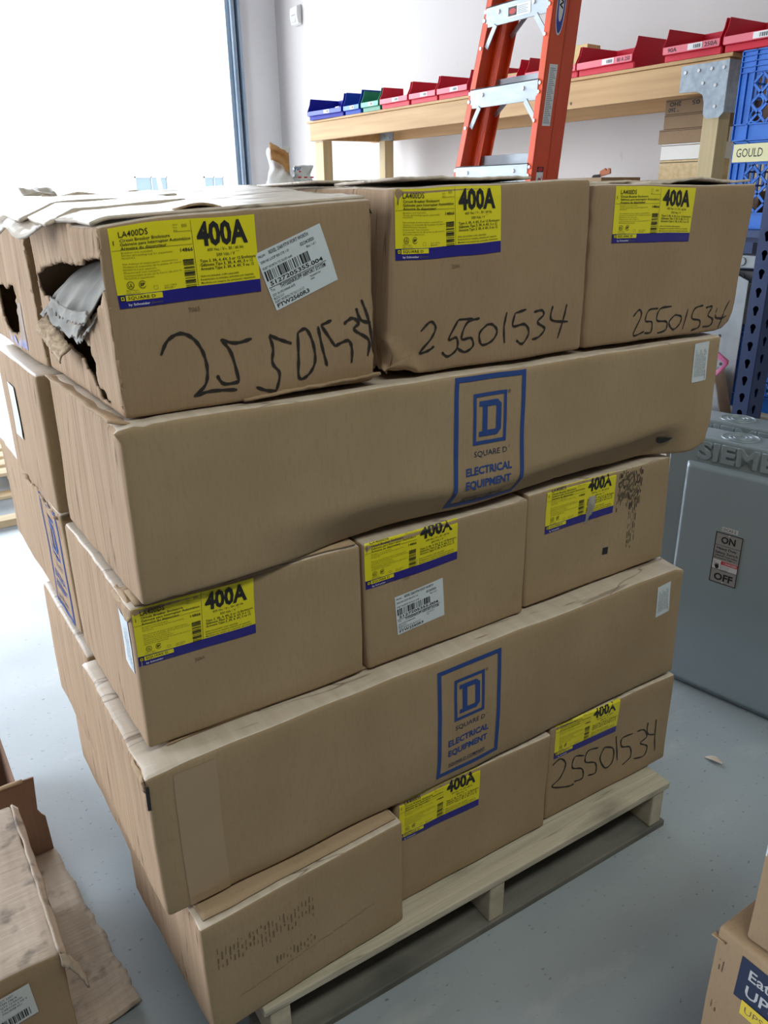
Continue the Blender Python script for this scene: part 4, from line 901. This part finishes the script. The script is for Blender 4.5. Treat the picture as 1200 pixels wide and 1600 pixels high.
# ------------------------------------------------------------------ grey safety switch cabinets
GREY = noisemat('grey_enamel_steel', (.30, .36, .405), (.325, .385, .43), (5, 5, 5), .30, .25, 4, spec=.6)
PLT = mat('sign_plate_grey', (.30, .28, .28), .4); SGW = mat('sign_white', (.62, .60, .62), .5); SGR = mat('sign_red', (.55, .04, .05), .5)
def panel_shape(mb, s0, s1, z0, z1, off, rad, inset):
    """raised panel with sloping sides on the front plane (local x = along face, y = -out)"""
    def rr(a0, a1, b0, b1, r, n=6):
        pts = []
        for (cx, cy, st) in ((a1-r, b1-r, 0), (a0+r, b1-r, PI/2), (a0+r, b0+r, PI), (a1-r, b0+r, 1.5*PI)):
            for i in range(n+1): pts.append((cx+r*math.cos(st+i*PI/2/n), cy+r*math.sin(st+i*PI/2/n)))
        return pts
    prof = [(0, 0), (inset*.25, off*.45), (inset*.6, off*.9), (inset, off)]
    loops = [[(x, -o, z) for x, z in rr(s0+i, s1-i, z0+i, z1-i, rad)] for i, o in prof]
    n = len(loops[0]); vs = [v for l in loops for v in l]; fs = []
    for k in range(len(loops)-1): fs += [(k*n+i, k*n+(i+1) % n, (k+1)*n+(i+1) % n, (k+1)*n+i) for i in range(n)]
    fs.append(tuple(range((len(loops)-1)*n, len(loops)*n)))
    mb.smooth = True; mb.add(vs[:], fs); mb.smooth = False
def make_cabinet(loc, rz, label, w=.60, h=.772, d=.118, signs=True):
    """local x runs along the face towards the camera side, -y out of the face"""
    t = empty('electrical_cabinet', loc, rz, label, 'electrical cabinet', 'grey electrical cabinets')
    mb = MB(); mb.box(-.03, 0, 0, w, .022, h); mb.box(.02, .022, .0, w-.045, d, h-.002); mb.build('housing', GREY, t, .006)
    mb = MB(); panel_shape(mb, .026, w-.026, .012, .700, .016, .010, .016); mb.build('raised_panel', GREY, t)
    cu = bpy.data.curves.new('siemens', 'FONT'); cu.body = 'SIEMENS'; cu.size = .066; cu.extrude = .0022; cu.bevel_depth = .0012; cu.offset = .0016; cu.resolution_u = 3; cu.space_character = 1.05
    o = bpy.data.objects.new('x', cu); COL.objects.link(o); dg = bpy.context.evaluated_depsgraph_get(); me = bpy.data.meshes.new_from_object(o.evaluated_get(dg)); bpy.data.objects.remove(o)
    me.materials.clear(); me.materials.append(GREY); me.transform(Matrix.Translation((.055, -.0028, .7145)) @ Matrix.Rotation(PI/2, 4, 'X') @ Matrix.Diagonal((1.22, 1, 1, 1))); l = link('embossed_lettering', me, t)
    for k in range(3):
        for r in (.048, .030, .018):
            q = MB(); q.smooth = True; q.tube([(.135+.165*k+r*1.0*math.cos(a*PI/16), .068+r*.92*math.sin(a*PI/16), h-.0012) for a in range(33)], .0026, 6, False); q.build('knockout_ring', GREY, t)
    if signs:
        p = Print(); s0 = .143; W_, H_ = .076, .152
        p.rect(0, 0, W_, H_, PLT, 0); p.frame(.0005, .0005, W_-.0005, H_-.0005, .0022, INK, 1, 1)
        p.text(.017, H_-.030, .019, 'ON', INK, 1, .03, width=.040); p.rect(.002, H_-.0385, W_-.002, H_-.0375, INK, 1)
        p.text(.009, H_-.050, .0075, 'Heavy Duty', INK, 1, .012, width=.055); p.text(.006, H_-.0625, .0075, 'Safety Switch', INK, 1, .012, width=.063)
        p.text(.006, H_-.0705, .0042, '240/600 Volts 60Hz', INK, 1, .02, width=.063); p.text(.006, H_-.0775, .0042, 'Enclosure Type 1', INK, 1, .02, width=.056)
        p.rect(.003, .042, W_-.003, H_-.082, SGW, 1); p.rect(.0275, H_-.094, W_-.003, H_-.083, SGR, 2); p.text(.034, H_-.0915, .006, '! DANGER', SGW, 3, .02, width=.037)
        p.rect(.0268, .042, .0276, H_-.083, INK, 2)
        for i in range(5): p.text(.029, H_-.099-.0035*i, .0020, ('Hazardous voltage.', 'Will cause death or', 'serious injury. Turn', 'off power before', 'working inside.')[i], INK, 2)
        # shock symbol: hand and bolt
        disc(p, .0165, .049, .0055, .0062, INK, 2)
        for i in range(4): p.stroke([(.0125+.0025*i, .050), (.0122+.0027*i, .0605-.001*abs(i-1.5))], .0023, INK, 2, 3)
        p.stroke([(.0115, .050), (.0075, .054)], .0024, INK, 2, 3); p.stroke([(.005, .066), (.010, .061), (.007, .059), (.012, .0545)], .0013, INK, 2, 2, False)
        p.rect(.002, .0405, W_-.002, .0415, INK, 1)
        p.text(.012, .010, .0205, 'OFF', INK, 1, .03, width=.053)
        for y in (.005, H_-.005): disc(p, W_/2, y, .0022, .0022, SGW, 2)
        p.build('switch_sign', lambda a, b, o: Vector((s0+a, -.0162-o, .371+b)), t, base=.001)
        p = Print(); p.rect(0, 0, .044, .013, SGW, 0); p.text(.004, .003, .007, 'DCAS-2', INK, 1, .01, width=.035)
        p.build('tag_sticker', lambda a, b, o: Vector((.158+a, -.0162-o, .527+b)), t, base=.0006)
    return t
CAZ = math.atan2(-.987, .163)
make_cabinet((1.632, .365, 0), CAZ, 'grey electrical cabinet with ON OFF switch sign, nearest to the stack')
make_cabinet((1.632+.987*.185-.163*.09, .365+.163*.185+.987*.09, 0), CAZ, 'second grey electrical cabinet standing right behind the one with the sign', signs=False)

# ------------------------------------------------------------------ blue rack upright, crates and parts on the rack
RBLUE = noisemat('blue_rack_paint', (.007, .022, .085), (.011, .032, .12), (6, 6, 6), .4, .1, 4, c3=(.10, .13, .20), scale3=(30, 30, 12), ramp3=(.70, .74), fac3=.5)
rk = empty('rack_upright', (2.06, .44, 0), 0, 'dark blue steel rack upright punched with keyhole slots', 'rack')
def keyhole(cx, cz):
    pts = []
    for i in range(15):
        a = -.25*PI-math.radians(0)+(1.5*PI)*i/14; pts.append((cx+.0092*math.cos(a), cz+.006+.0092*math.sin(a)))
    pts += [(cx-.0045, cz-.010), (cx-.003, cz-.014), (cx+.003, cz-.014), (cx+.0045, cz-.010)]
    return pts
def punched(w, z0, z1, cx, ph):
    loops = [[(0, z0), (w, z0), (w, z1), (0, z1)]]; z = z0+ph
    while z < z1-.03: loops.append(keyhole(cx, z)); z += .0535
    return shape2d(loops, .001)
vs, fs = punched(.05, 0, 2.1, .025, .04)
mb = MB(); mb.add([(-.001+v[2], .05-v[0], v[1]) for v in vs], fs)
vs, fs = punched(.075, 0, 2.1, .030, .055)
mb.add([(v[0], v[2], v[1]) for v in vs], fs)
mb.box(-.002, .05, 0, .022, .052, 2.1); mb.box(.075, -.001, 0, .077, .04, 2.1)
mb.box(.022, .05, 0, .077, .052, 2.1); mb.box(.075, .04, 0, .077, .05, 2.1); mb.box(0, .001, 2.098, .076, .051, 2.1)  # closing walls added to the channel so its slots look dark inside
mb.build('punched_column', RBLUE, rk)
mb = MB(); mb.box(-.03, -.03, 0, .10, .08, .006); mb.build('foot_plate', RBLUE, rk)
mb = MB(); mb.box(2.55, -.8, 1.22, 2.60, 1.25, 1.268); mb.box(3.15, -.8, 1.22, 3.2, 1.25, 1.268); mb.box(2.42, -.8, 1.245, 3.2, 1.25, 1.268)
sh = mb.build('rack_shelf', RBLUE); tag(sh, 'blue steel rack shelf carrying the two blue milk crates', 'shelf')
mb = MB(); mb.box(2.15, .53, .58, 2.98, 1.40, .60); mb.box(2.2, .56, 0, 2.24, .60, .58); mb.box(2.2, 1.32, 0, 2.24, 1.36, .58); mb.box(2.9, .56, 0, 2.94, .60, .58); mb.box(2.9, 1.32, 0, 2.94, 1.36, .58)
tag(mb.build('low_shelf', WOODY), 'low wooden shelf behind the stack piled with electrical parts', 'shelf')
for x, y in ((3.16, 1.2), (3.16, -.78), (2.56, -.78)): 
    mb = MB(); mb.box(x, y, 0, x+.04, y+.045, 1.22); tag(mb.build('shelf_post', RBLUE), 'blue steel post under the crate shelf of the rack', 'post', 'posts under the crate shelf')
CRB = noisemat('blue_crate_plastic', (.008, .115, .50), (.014, .15, .60), (14, 14, 14), .38, 0, 4); CRL = mat('crate_rib_blue', (.06, .20, .72), .4)
def make_crate(loc, label, w=.36, h=.28, d=.34, sign=None, rz=0):
    """local: front face looks along -x, y runs 0..-w"""
    t = empty('milk_crate', loc, rz, label, 'crate', 'blue milk crates on the rack')
    def side(mb, M):
        B = lambda a0, b0, a1, b1, t0=0, t1=.010: mb.box(a0, t0, b0, a1, t1, b1, M)
        def D(a0, b0, a1, b1, wd=.006):
            p, q = M @ Vector((a0, .004, b0)), M @ Vector((a1, .004, b1)); mb.bar(p, q, .008, wd, M.to_3x3() @ Vector((0, 1, 0)))
        B(0, 0, w, .004); B(0, h-.004, w, h); B(0, 0, .055, h, .008, .012); B(w-.055, 0, w, h, .008, .012)
        B(.052, 0, .057, h, 0, .012); B(w-.057, 0, w-.052, h, 0, .012); B(0, 0, .004, h, 0, .012); B(w-.004, 0, w, h, 0, .012)
        B(.025, .055, .029, h-.07, 0, .012)
        B(.05, 0, w-.05, .05, .008, .012); B(0, .05, w, .054)
        for k in range(4): B(0, h-.018-.017*k, w, h-.0155-.017*k)
        B(.05, h-.075, w-.05, h, .008, .012)
        x0, x1, z0, z1 = .057, w-.057, .054, h-.075
        n = 4; sp = (x1-x0)/n
        for k in range(-3, n+3):
            for sg in (1, -1):
                a0 = x0+k*sp; a1 = a0+sg*(z1-z0); b0, b1 = z0, z1
                # clip to the window
                if a0 == a1: continue
                def clip(a0, b0, a1, b1):
                    t0, t1 = 0, 1
                    for lim, s_ in ((x0, 1), (x1, -1)):
                        d_ = a1-a0; num = (lim-a0)/d_
                        if s_*d_ > 0: t0 = max(t0, num)
                        else: t1 = min(t1, num)
                    return (t0, t1) if t0 < t1-.02 else None
                c_ = clip(a0, b0, a1, b1)
                if c_: D(a0+(a1-a0)*c_[0], b0+(b1-b0)*c_[0], a0+(a1-a0)*c_[1], b0+(b1-b0)*c_[1])
        for cz in (z0+.022, z0+.062):
            for cx in (x0+.024, x1-.024):
                mb.tube([M @ Vector((cx+.021*math.cos(a*PI/10), .004, cz+.02*math.sin(a*PI/10))) for a in range(21)], .0035, 6, False)
    def Mx(ox, oy, ang): return Matrix.Translation((ox, oy, 0)) @ Matrix.Rotation(ang, 4, 'Z')
    for M in (Mx(0, 0, -PI/2), Mx(d, -w, PI/2)):
        mb = MB(); side(mb, M); mb.build('lattice_wall', CRB, t)
    wkeep = w; 
    def side2(M, ww):
        mb = MB()
        for k in range(9): mb.box(.02+k*(ww-.04)/8-.003, 0, 0, .02+k*(ww-.04)/8+.003, .01, h, M)
        for k in range(7): mb.box(0, 0, k*(h-.006)/6, ww, .01, k*(h-.006)/6+.006, M)
        mb.build('lattice_wall', CRB, t)
    side2(Mx(0.012, -w, 0), d-.024); side2(Mx(.012, -.011, 0), d-.024)
    mb = MB()
    for k in range(10): mb.box(.01+k*(d-.03)/9, -w+.01, .002, .018+k*(d-.03)/9, -.01, .008)
    mb.build('crate_floor', CRB, t)
    if sign:
        p = Print(); p.rect(0, 0, .2, .058, mat('pale_yellow_paper', (.72, .68, .40), .7), 0); p.text(.014, .016, .028, sign, INK, 1, .005, width=.10); p.stroke([(.155, .035), (.14, .03), (.14, .02), (.155, .018)], .003, INK, 1)
        p.build('paper_sign', lambda a, b, o: Vector((-.003-o, -.006-a, h-.066+b)), t)
    return t
make_crate((2.5, .93, 1.5565), 'upper blue plastic milk crate at the right edge, full of parts')
make_crate((2.5, .918, 1.269), 'lower blue milk crate with yellow GOULD paper sign', sign='GOULD', h=.285)
RUST = noisemat('rusty_brown_parts', (.13, .07, .045), (.24, .15, .10), (20, 20, 20), .7); TAN = noisemat('tan_parts', (.45, .33, .22), (.36, .25, .17), (20, 20, 20), .7); DARKP = mat('dark_parts', (.035, .035, .04), .5)
rd = random.Random(5)
for cz, base in ((1.566, 'upper'), (1.279, 'lower')):
    for i in range(6):
        m = (RUST, TAN, DARKP)[i % 3]; yy = .93-.05-(i % 3)*.105; xx = 2.57+.09*(i//3); t = .075
        mb = MB(); mb.box(-.035, -.04, 0, .035, .04, .10+.03*rd.random()); 
        for k in range(3): mb.cyl((-.036, -.024+.024*k, .05), (-1, 0, 0), .009, .008, 10)
        mb.box(-.042, -.03, .012, -.034, .03, .03)
        o = mb.build('breaker_part', m, None, .004); o.location = (xx+.02, yy-.02, cz); o.rotation_euler = (0, 0, rd.uniform(-.15, .15))
        tag(o, f'{("rusty brown", "tan", "dark")[i % 3]} electrical part inside the {base} blue crate', 'electrical part', f'parts in the {base} milk crate')
# parts on the low shelf, seen between the stack and the upright
GPL = noisemat('grey_zinc_plate', (.20, .22, .24), (.27, .29, .31), (12, 12, 12), .5, .2); PNK = mat('pink_wire', (.42, .10, .22), .5)
def at_px(u, v, x):
    d = (u-600)/FPX*R_-(v-800)/FPX*U_+F_; k = (x-CAM.x)/d.x; return CAM+k*d
pl = empty('grey_metal_plate', (2.42, .84, .601), 0, 'grey punched metal plate standing behind the pink wires', 'metal plate')
mb = MB(); mb.prism([(-.11, 0), (.10, 0), (.10, .43), (.08, .53), (.02, .55), (-.11, .50)], lambda a, b, t: (t, a, b), 0, .004); mb.build('plate', GPL, pl, .001)
mb = MB()
for a, b in ((-.03, .30), (-.02, .43), (.03, .26), (.06, .47), (.02, .35), (-.05, .2)): mb.cyl((-.0005, a, b), (-1, 0, 0), .006, .001, 12)
mb.build('bolt_holes', INK, pl)
w1 = MB(); w1.smooth = True
for dz in (0, .010, -.010):
    w1.tube([(2.24, .93, .95+dz), (2.25, .80, .915+dz), (2.24, .71, .88+dz*.7), (2.235, .645, .85+dz*.5), (2.24, .68, .81+dz*.5), (2.245, .76, .79+dz), (2.24, .86, .76+dz), (2.235, .92, .74+dz)], .0055, 8)
tag(w1.build('pink_wire_bundle', PNK), 'bundle of pink wires bent in front of a grey plate', 'wire')
gb = empty('grey_connector_box', (2.345, .745, .601), math.radians(12), 'grey metal box with a round knockout leaning on the low shelf', 'metal box')
mb = MB(); mb.prism([(-.05, .03), (.12, 0), (.17, .16), (.0, .20)], lambda a, b, t: (t, a, b), -.045, .05); mb.build('box_body', GPL, gb, .004)
mb = MB(); mb.cyl((-.046, .07, .10), (-1, 0, 0), .026, .003, 20); o_ = mb.build('knockout_ring', GPL, gb); mb = MB(); mb.cyl((-.049, .07, .10), (-1, 0, 0), .019, .001, 20); mb.build('knockout_hole', INK, gb)
bk = empty('black_box', (2.215, .69, .601), 0, 'black box with small white lettering on the low shelf', 'box')
mb = MB(); mb.box(0, -.055, 0, .038, .14, .045); mb.build('box_body', DARKP, bk, .003); p = Print(); p.text(0, 0, .014, 'NCT 1', WTX, 0, .03, width=.045); p.build('lettering', lambda a, b, o: Vector((-.001-o, .0-a, .016+b)), bk)
mb = MB(); mb.box(0, -.05, 0, .036, .13, .022); o = mb.build('white_carton', CARTW, None, .003); o.location = (2.22, .69, .647); tag(o, 'flat white carton lying on the black box', 'carton')
mb = MB(); mb.prism([(0, 0), (.42, 0), (.42, .335), (.02, .335), (0, .29)], lambda a, b, t: (2.19+a*.86-t*.5, .553+a*.5+t*.86, .601+b), -.009, .009); tag(mb.build('plywood_board', noisemat('plywood_edge', (.40, .22, .12), (.58, .36, .20), (4, 4, 90), .7)), 'plywood board on edge beside the blue upright', 'board')
make_crate((2.62, .86, .601), 'blue plastic crate low on the shelf behind the upright', h=.34)
for i, (u, v, m) in enumerate(((1168, 408, GPL), (1166, 432, DARKP), (1163, 460, mat('lime_label', (.55, .62, .08), .5)))):
    q = at_px(u, v, 2.5)
    mb = MB(); mb.box(-.03, -.05, -.022, .05, .05, .022); mb.cyl((-.03, .0, 0), (-1, 0, 0), .015, .006, 12); o = mb.build('breaker_part', m, None, .004); o.location = q
    tag(o, ('grey electrical part on top of the pile behind the upright', 'dark electrical part in the pile behind the upright', 'lime labelled part in the pile behind the upright')[i], 'electrical part')
mb = MB(); mb.box(2.46, .62, .945, 2.66, .92, 1.09); tag(mb.build('parts_carton', GPL, None, .004), 'grey metal box under the small parts behind the upright', 'metal box')

# ------------------------------------------------------------------ leaf on the floor
q = Vector((1.41, -.014, .004)); mb = MB(); mb.smooth = True
mb.grid(lambda u, v: Vector(((u-.5)*.045, (v-.5)*.019*math.sin(PI*min(max(u, .06), .94))**.7, .003*math.sin(PI*u)+.004*(v-.5)**2*4*math.sin(PI*u))), 12, 6)
o = mb.build('dry_leaf', noisemat('dry_leaf', (.50, .43, .36), (.62, .55, .48), (40, 40, 40), .8), None, weld=True, solid=.0006); o.location = q; o.rotation_euler = (0, 0, -1.25); tag(o, 'curled dry tan leaf lying on the concrete beside the cabinets', 'leaf')

# ------------------------------------------------------------------ old carton at the lower left
KO = noisemat('old_stained_board', (.36, .29, .235), (.45, .37, .305), (40, 4, 4), .85, 0, 5, (.3, .7), bump=.8, bscale=(4, 90, 4), c3=(.12, .10, .09), scale3=(22, 22, 14), ramp3=(.56, .68), fac3=.7, spec=.2)
add_lines(KO, (1, 22, 5), .006, (.20, .16, .13), .35)
def f_old(p, a, b, cc, s):
    if cc > .8: p.z += .006*noise.noise(Vector((p.x*9, p.y*7, 3)))*sstep(.8, 1, cc)
    if a > .93: p.x += .006*noise.noise(Vector((p.y*22, p.z*12, 5)))*sstep(.93, 1, a)
    return p
c = Carton('old_cardboard_box', 'old stained carton with a barcode sticker in the lower left corner of the photo', (-.615, .095, 0), 0, .017, [(0, .300), (.44, .300), (.445, .017), (0, .017)], .40, m=(K2, KO, KO), seed=71, feat=f_old, r=.006, amp=.004)
p = Print(); p.rect(0, 0, .075, .066, mat('sticker_grey_white', (.55, .57, .58), .5), 0)
for i in range(5): p.text(.03, .058-.006*i, .0035, ('LOT 2207', 'ITEM 33618', 'QTY 12 EACH', 'CARTON 3 OF 4', 'P/N 0048-221')[i], INK, 1)
p.bars(.018, .006, .066, .022, INK, 16, 4, 1); p.build('barcode_sticker', rot2(c.front, .318, .185, 4), c.root, base=.003)
def fn(u, v):
    y = .0+.39*u; x = .440+.010*v+.003*noise.noise(Vector((y*20, v, 1))); return Vector((x, y, .283+.004-.013*v+.006*noise.noise(Vector((y*7, 2, 2)))))
c.flap(fn, 40, 4, KO, 'torn_edge', .004)
def fn(u, v):
    return Vector((.440+.03*u, -.002-.01*v+.004*noise.noise(Vector((u*8, v*6, 2))), .286-.015*u-.09*u*u*.6-.020*v+.006*noise.noise(Vector((u*9, v*3, 7)))))
c.flap(fn, 14, 4, KO, 'torn_strip', .004)
# flattened sheet under it
mb = MB(); mb.smooth = True
def fn(u, v):
    xr = -.055-.045*v+.010*noise.noise(Vector((v*9, 1, 1)))+.004*noise.noise(Vector((v*40, 1, 2))); x = -.62+(xr+.62)*u; y = .148+.022*u+.488*v
    return Vector((x, y, .0085+.0022*noise.noise(Vector((x*6, y*6, 2)))+.010*sstep(.9, 1, u)*sstep(.35, 0, v)))
mb.grid(fn, 40, 60); o = mb.build('cardboard_sheet', KO, None, weld=True, solid=.005); tag(o, 'flattened stained cardboard sheet lying under the old carton', 'cardboard sheet')
# open carton behind it
oc = empty('open_carton', (-.61, .66, 0), 0, 'shade-toned open carton with stepped torn edge standing behind the old carton', 'cardboard box')
KDK = kraft('shaded_brown_board', (.20, .115, .08), (.25, .15, .105))  # board colour darkened for the shade on the face turned from the light
mb = MB(); mb.prism([(0, 0), (.508, 0), (.505, .105), (.498, .115), (.492, .13), (.498, .218), (0, .225)], lambda a, b, t: (a, t, b), 0, .005); mb.build('front_panel', KDK, oc, .001)
mb = MB(); mb.box(0, .30, 0, .46, .305, .20); mb.build('back_panel', KDK, oc); mb = MB(); mb.box(0, .006, 0, .005, .299, .21); mb.build('side_panel', KDK, oc)
mb = MB(); mb.box(.46, .0055, 0, .465, .299, .18); mb.build('side_panel', KDK, oc); mb = MB(); mb.box(.006, .0055, .002, .459, .299, .006); mb.build('bottom_panel', KDK, oc)
mb = MB(); mb.smooth = True; mb.grid(lambda u, v: Vector((.02+.455*u, -.004+.012*v, .217+.004*math.sin(PI*v)+.003*noise.noise(Vector((u*20, 1, 1))))), 30, 4); mb.build('rim_fold', K3, oc, solid=.003)

# ------------------------------------------------------------------ cartons at the lower right
c = Carton('ups_carton', 'brown carton with navy UPS label in the lower right corner', (.588, -.522, 0), -90, 0.001, [(0, .45), (.42, .45), (.42, .001), (0, .001)], .40, m=(K2, K2, K2), seed=81, r=.008, amp=.003)  # darker kraft chosen to stand in for the shade on this carton
NAV = mat('navy_label', (.012, .022, .06), .5); GTX = mat('grey_white_text', (.45, .45, .47), .5); OY = mat('yellow_sticker', (.66, .50, .05), .5)
p = Print(); p.rect(0, 0, .20, .075, NAV, 0, 4, 2); p.text(.014, .045, .018, 'Eaton', GTX, 1, .015); p.text(.014, .014, .020, 'UPS', GTX, 1, .015)
p.build('navy_label', rot2(c.front, .040, .357, 0), c.root)
p = Print(); p.rect(0, 0, .20, .026, OY, 0, 4, 1); p.text(.006, .007, .012, 'UPS ENCLOSED', FNT, 1); p.build('yellow_sticker', rot2(c.front, .053, .335, 0), c.root, base=.002)
ribs(c, .012, .022, .375, .40, 2, 3, FNT, .0015); ribs(c, .012, .024, .295, .32, 2, 6, FNT, .0015)
def fn(u, v): return Vector((-.004+.02*u, -.004+.012*v, .428-.016*v*u+.004*u))
c.flap(fn, 4, 4, K3, 'peeled_tape', .001)
p = Print(); p.rect(.02, 0, .022, .12, KD, 0); p.build('flap_slot', lambda x, y, o: c.top(.001+x*.2, .02+y, o), c.root)
c = Carton('cardboard_box', 'brown carton with a white barcode wrap, on top of the navy-labelled carton', (.598, -.557, 0), -86, .4525, [(0, .80), (.3, .80), (.3, .4525), (0, .4525)], .30, m=(K2, K2, K2), seed=82, r=.006)
p = Print(); p.rect(0, 0, .10, .085, WHT, 0, 4, 3); p.bars(.015, .018, .09, .05, INK, 14, 8, 1); p.text(.008, .066, .006, '3825-2201', INK, 1); p.build('barcode_wrap', rot2(c.front, .001, .148, 0), c.root)

# ------------------------------------------------------------------ pallet on the floor by the door
PALW = noisemat('pale_pallet_wood', (.62, .47, .29), (.74, .58, .38), (2, 30, 30), .8, 0, 5)
make_pallet((-.75, 3.22, 0), 0, 1.1, 1.25, 'pale wooden pallet on the bright floor by the door', [.02+.155*i for i in range(8)], None, PALW, PALW)
mb = MB(); mb.box(-.6, 2.82, 0, .5, 2.90, .035); tag(mb.build('wood_plank', PALW, None, .003), 'pale wood plank lying on the floor in front of the far pallet', 'plank')
mb = MB(); mb.smooth = True; mb.grid(lambda u, v: Vector((-.06+.05*u, 1.10+.07*v, .62+.01*noise.noise(Vector((u*5, v*5, 1))))), 4, 4)
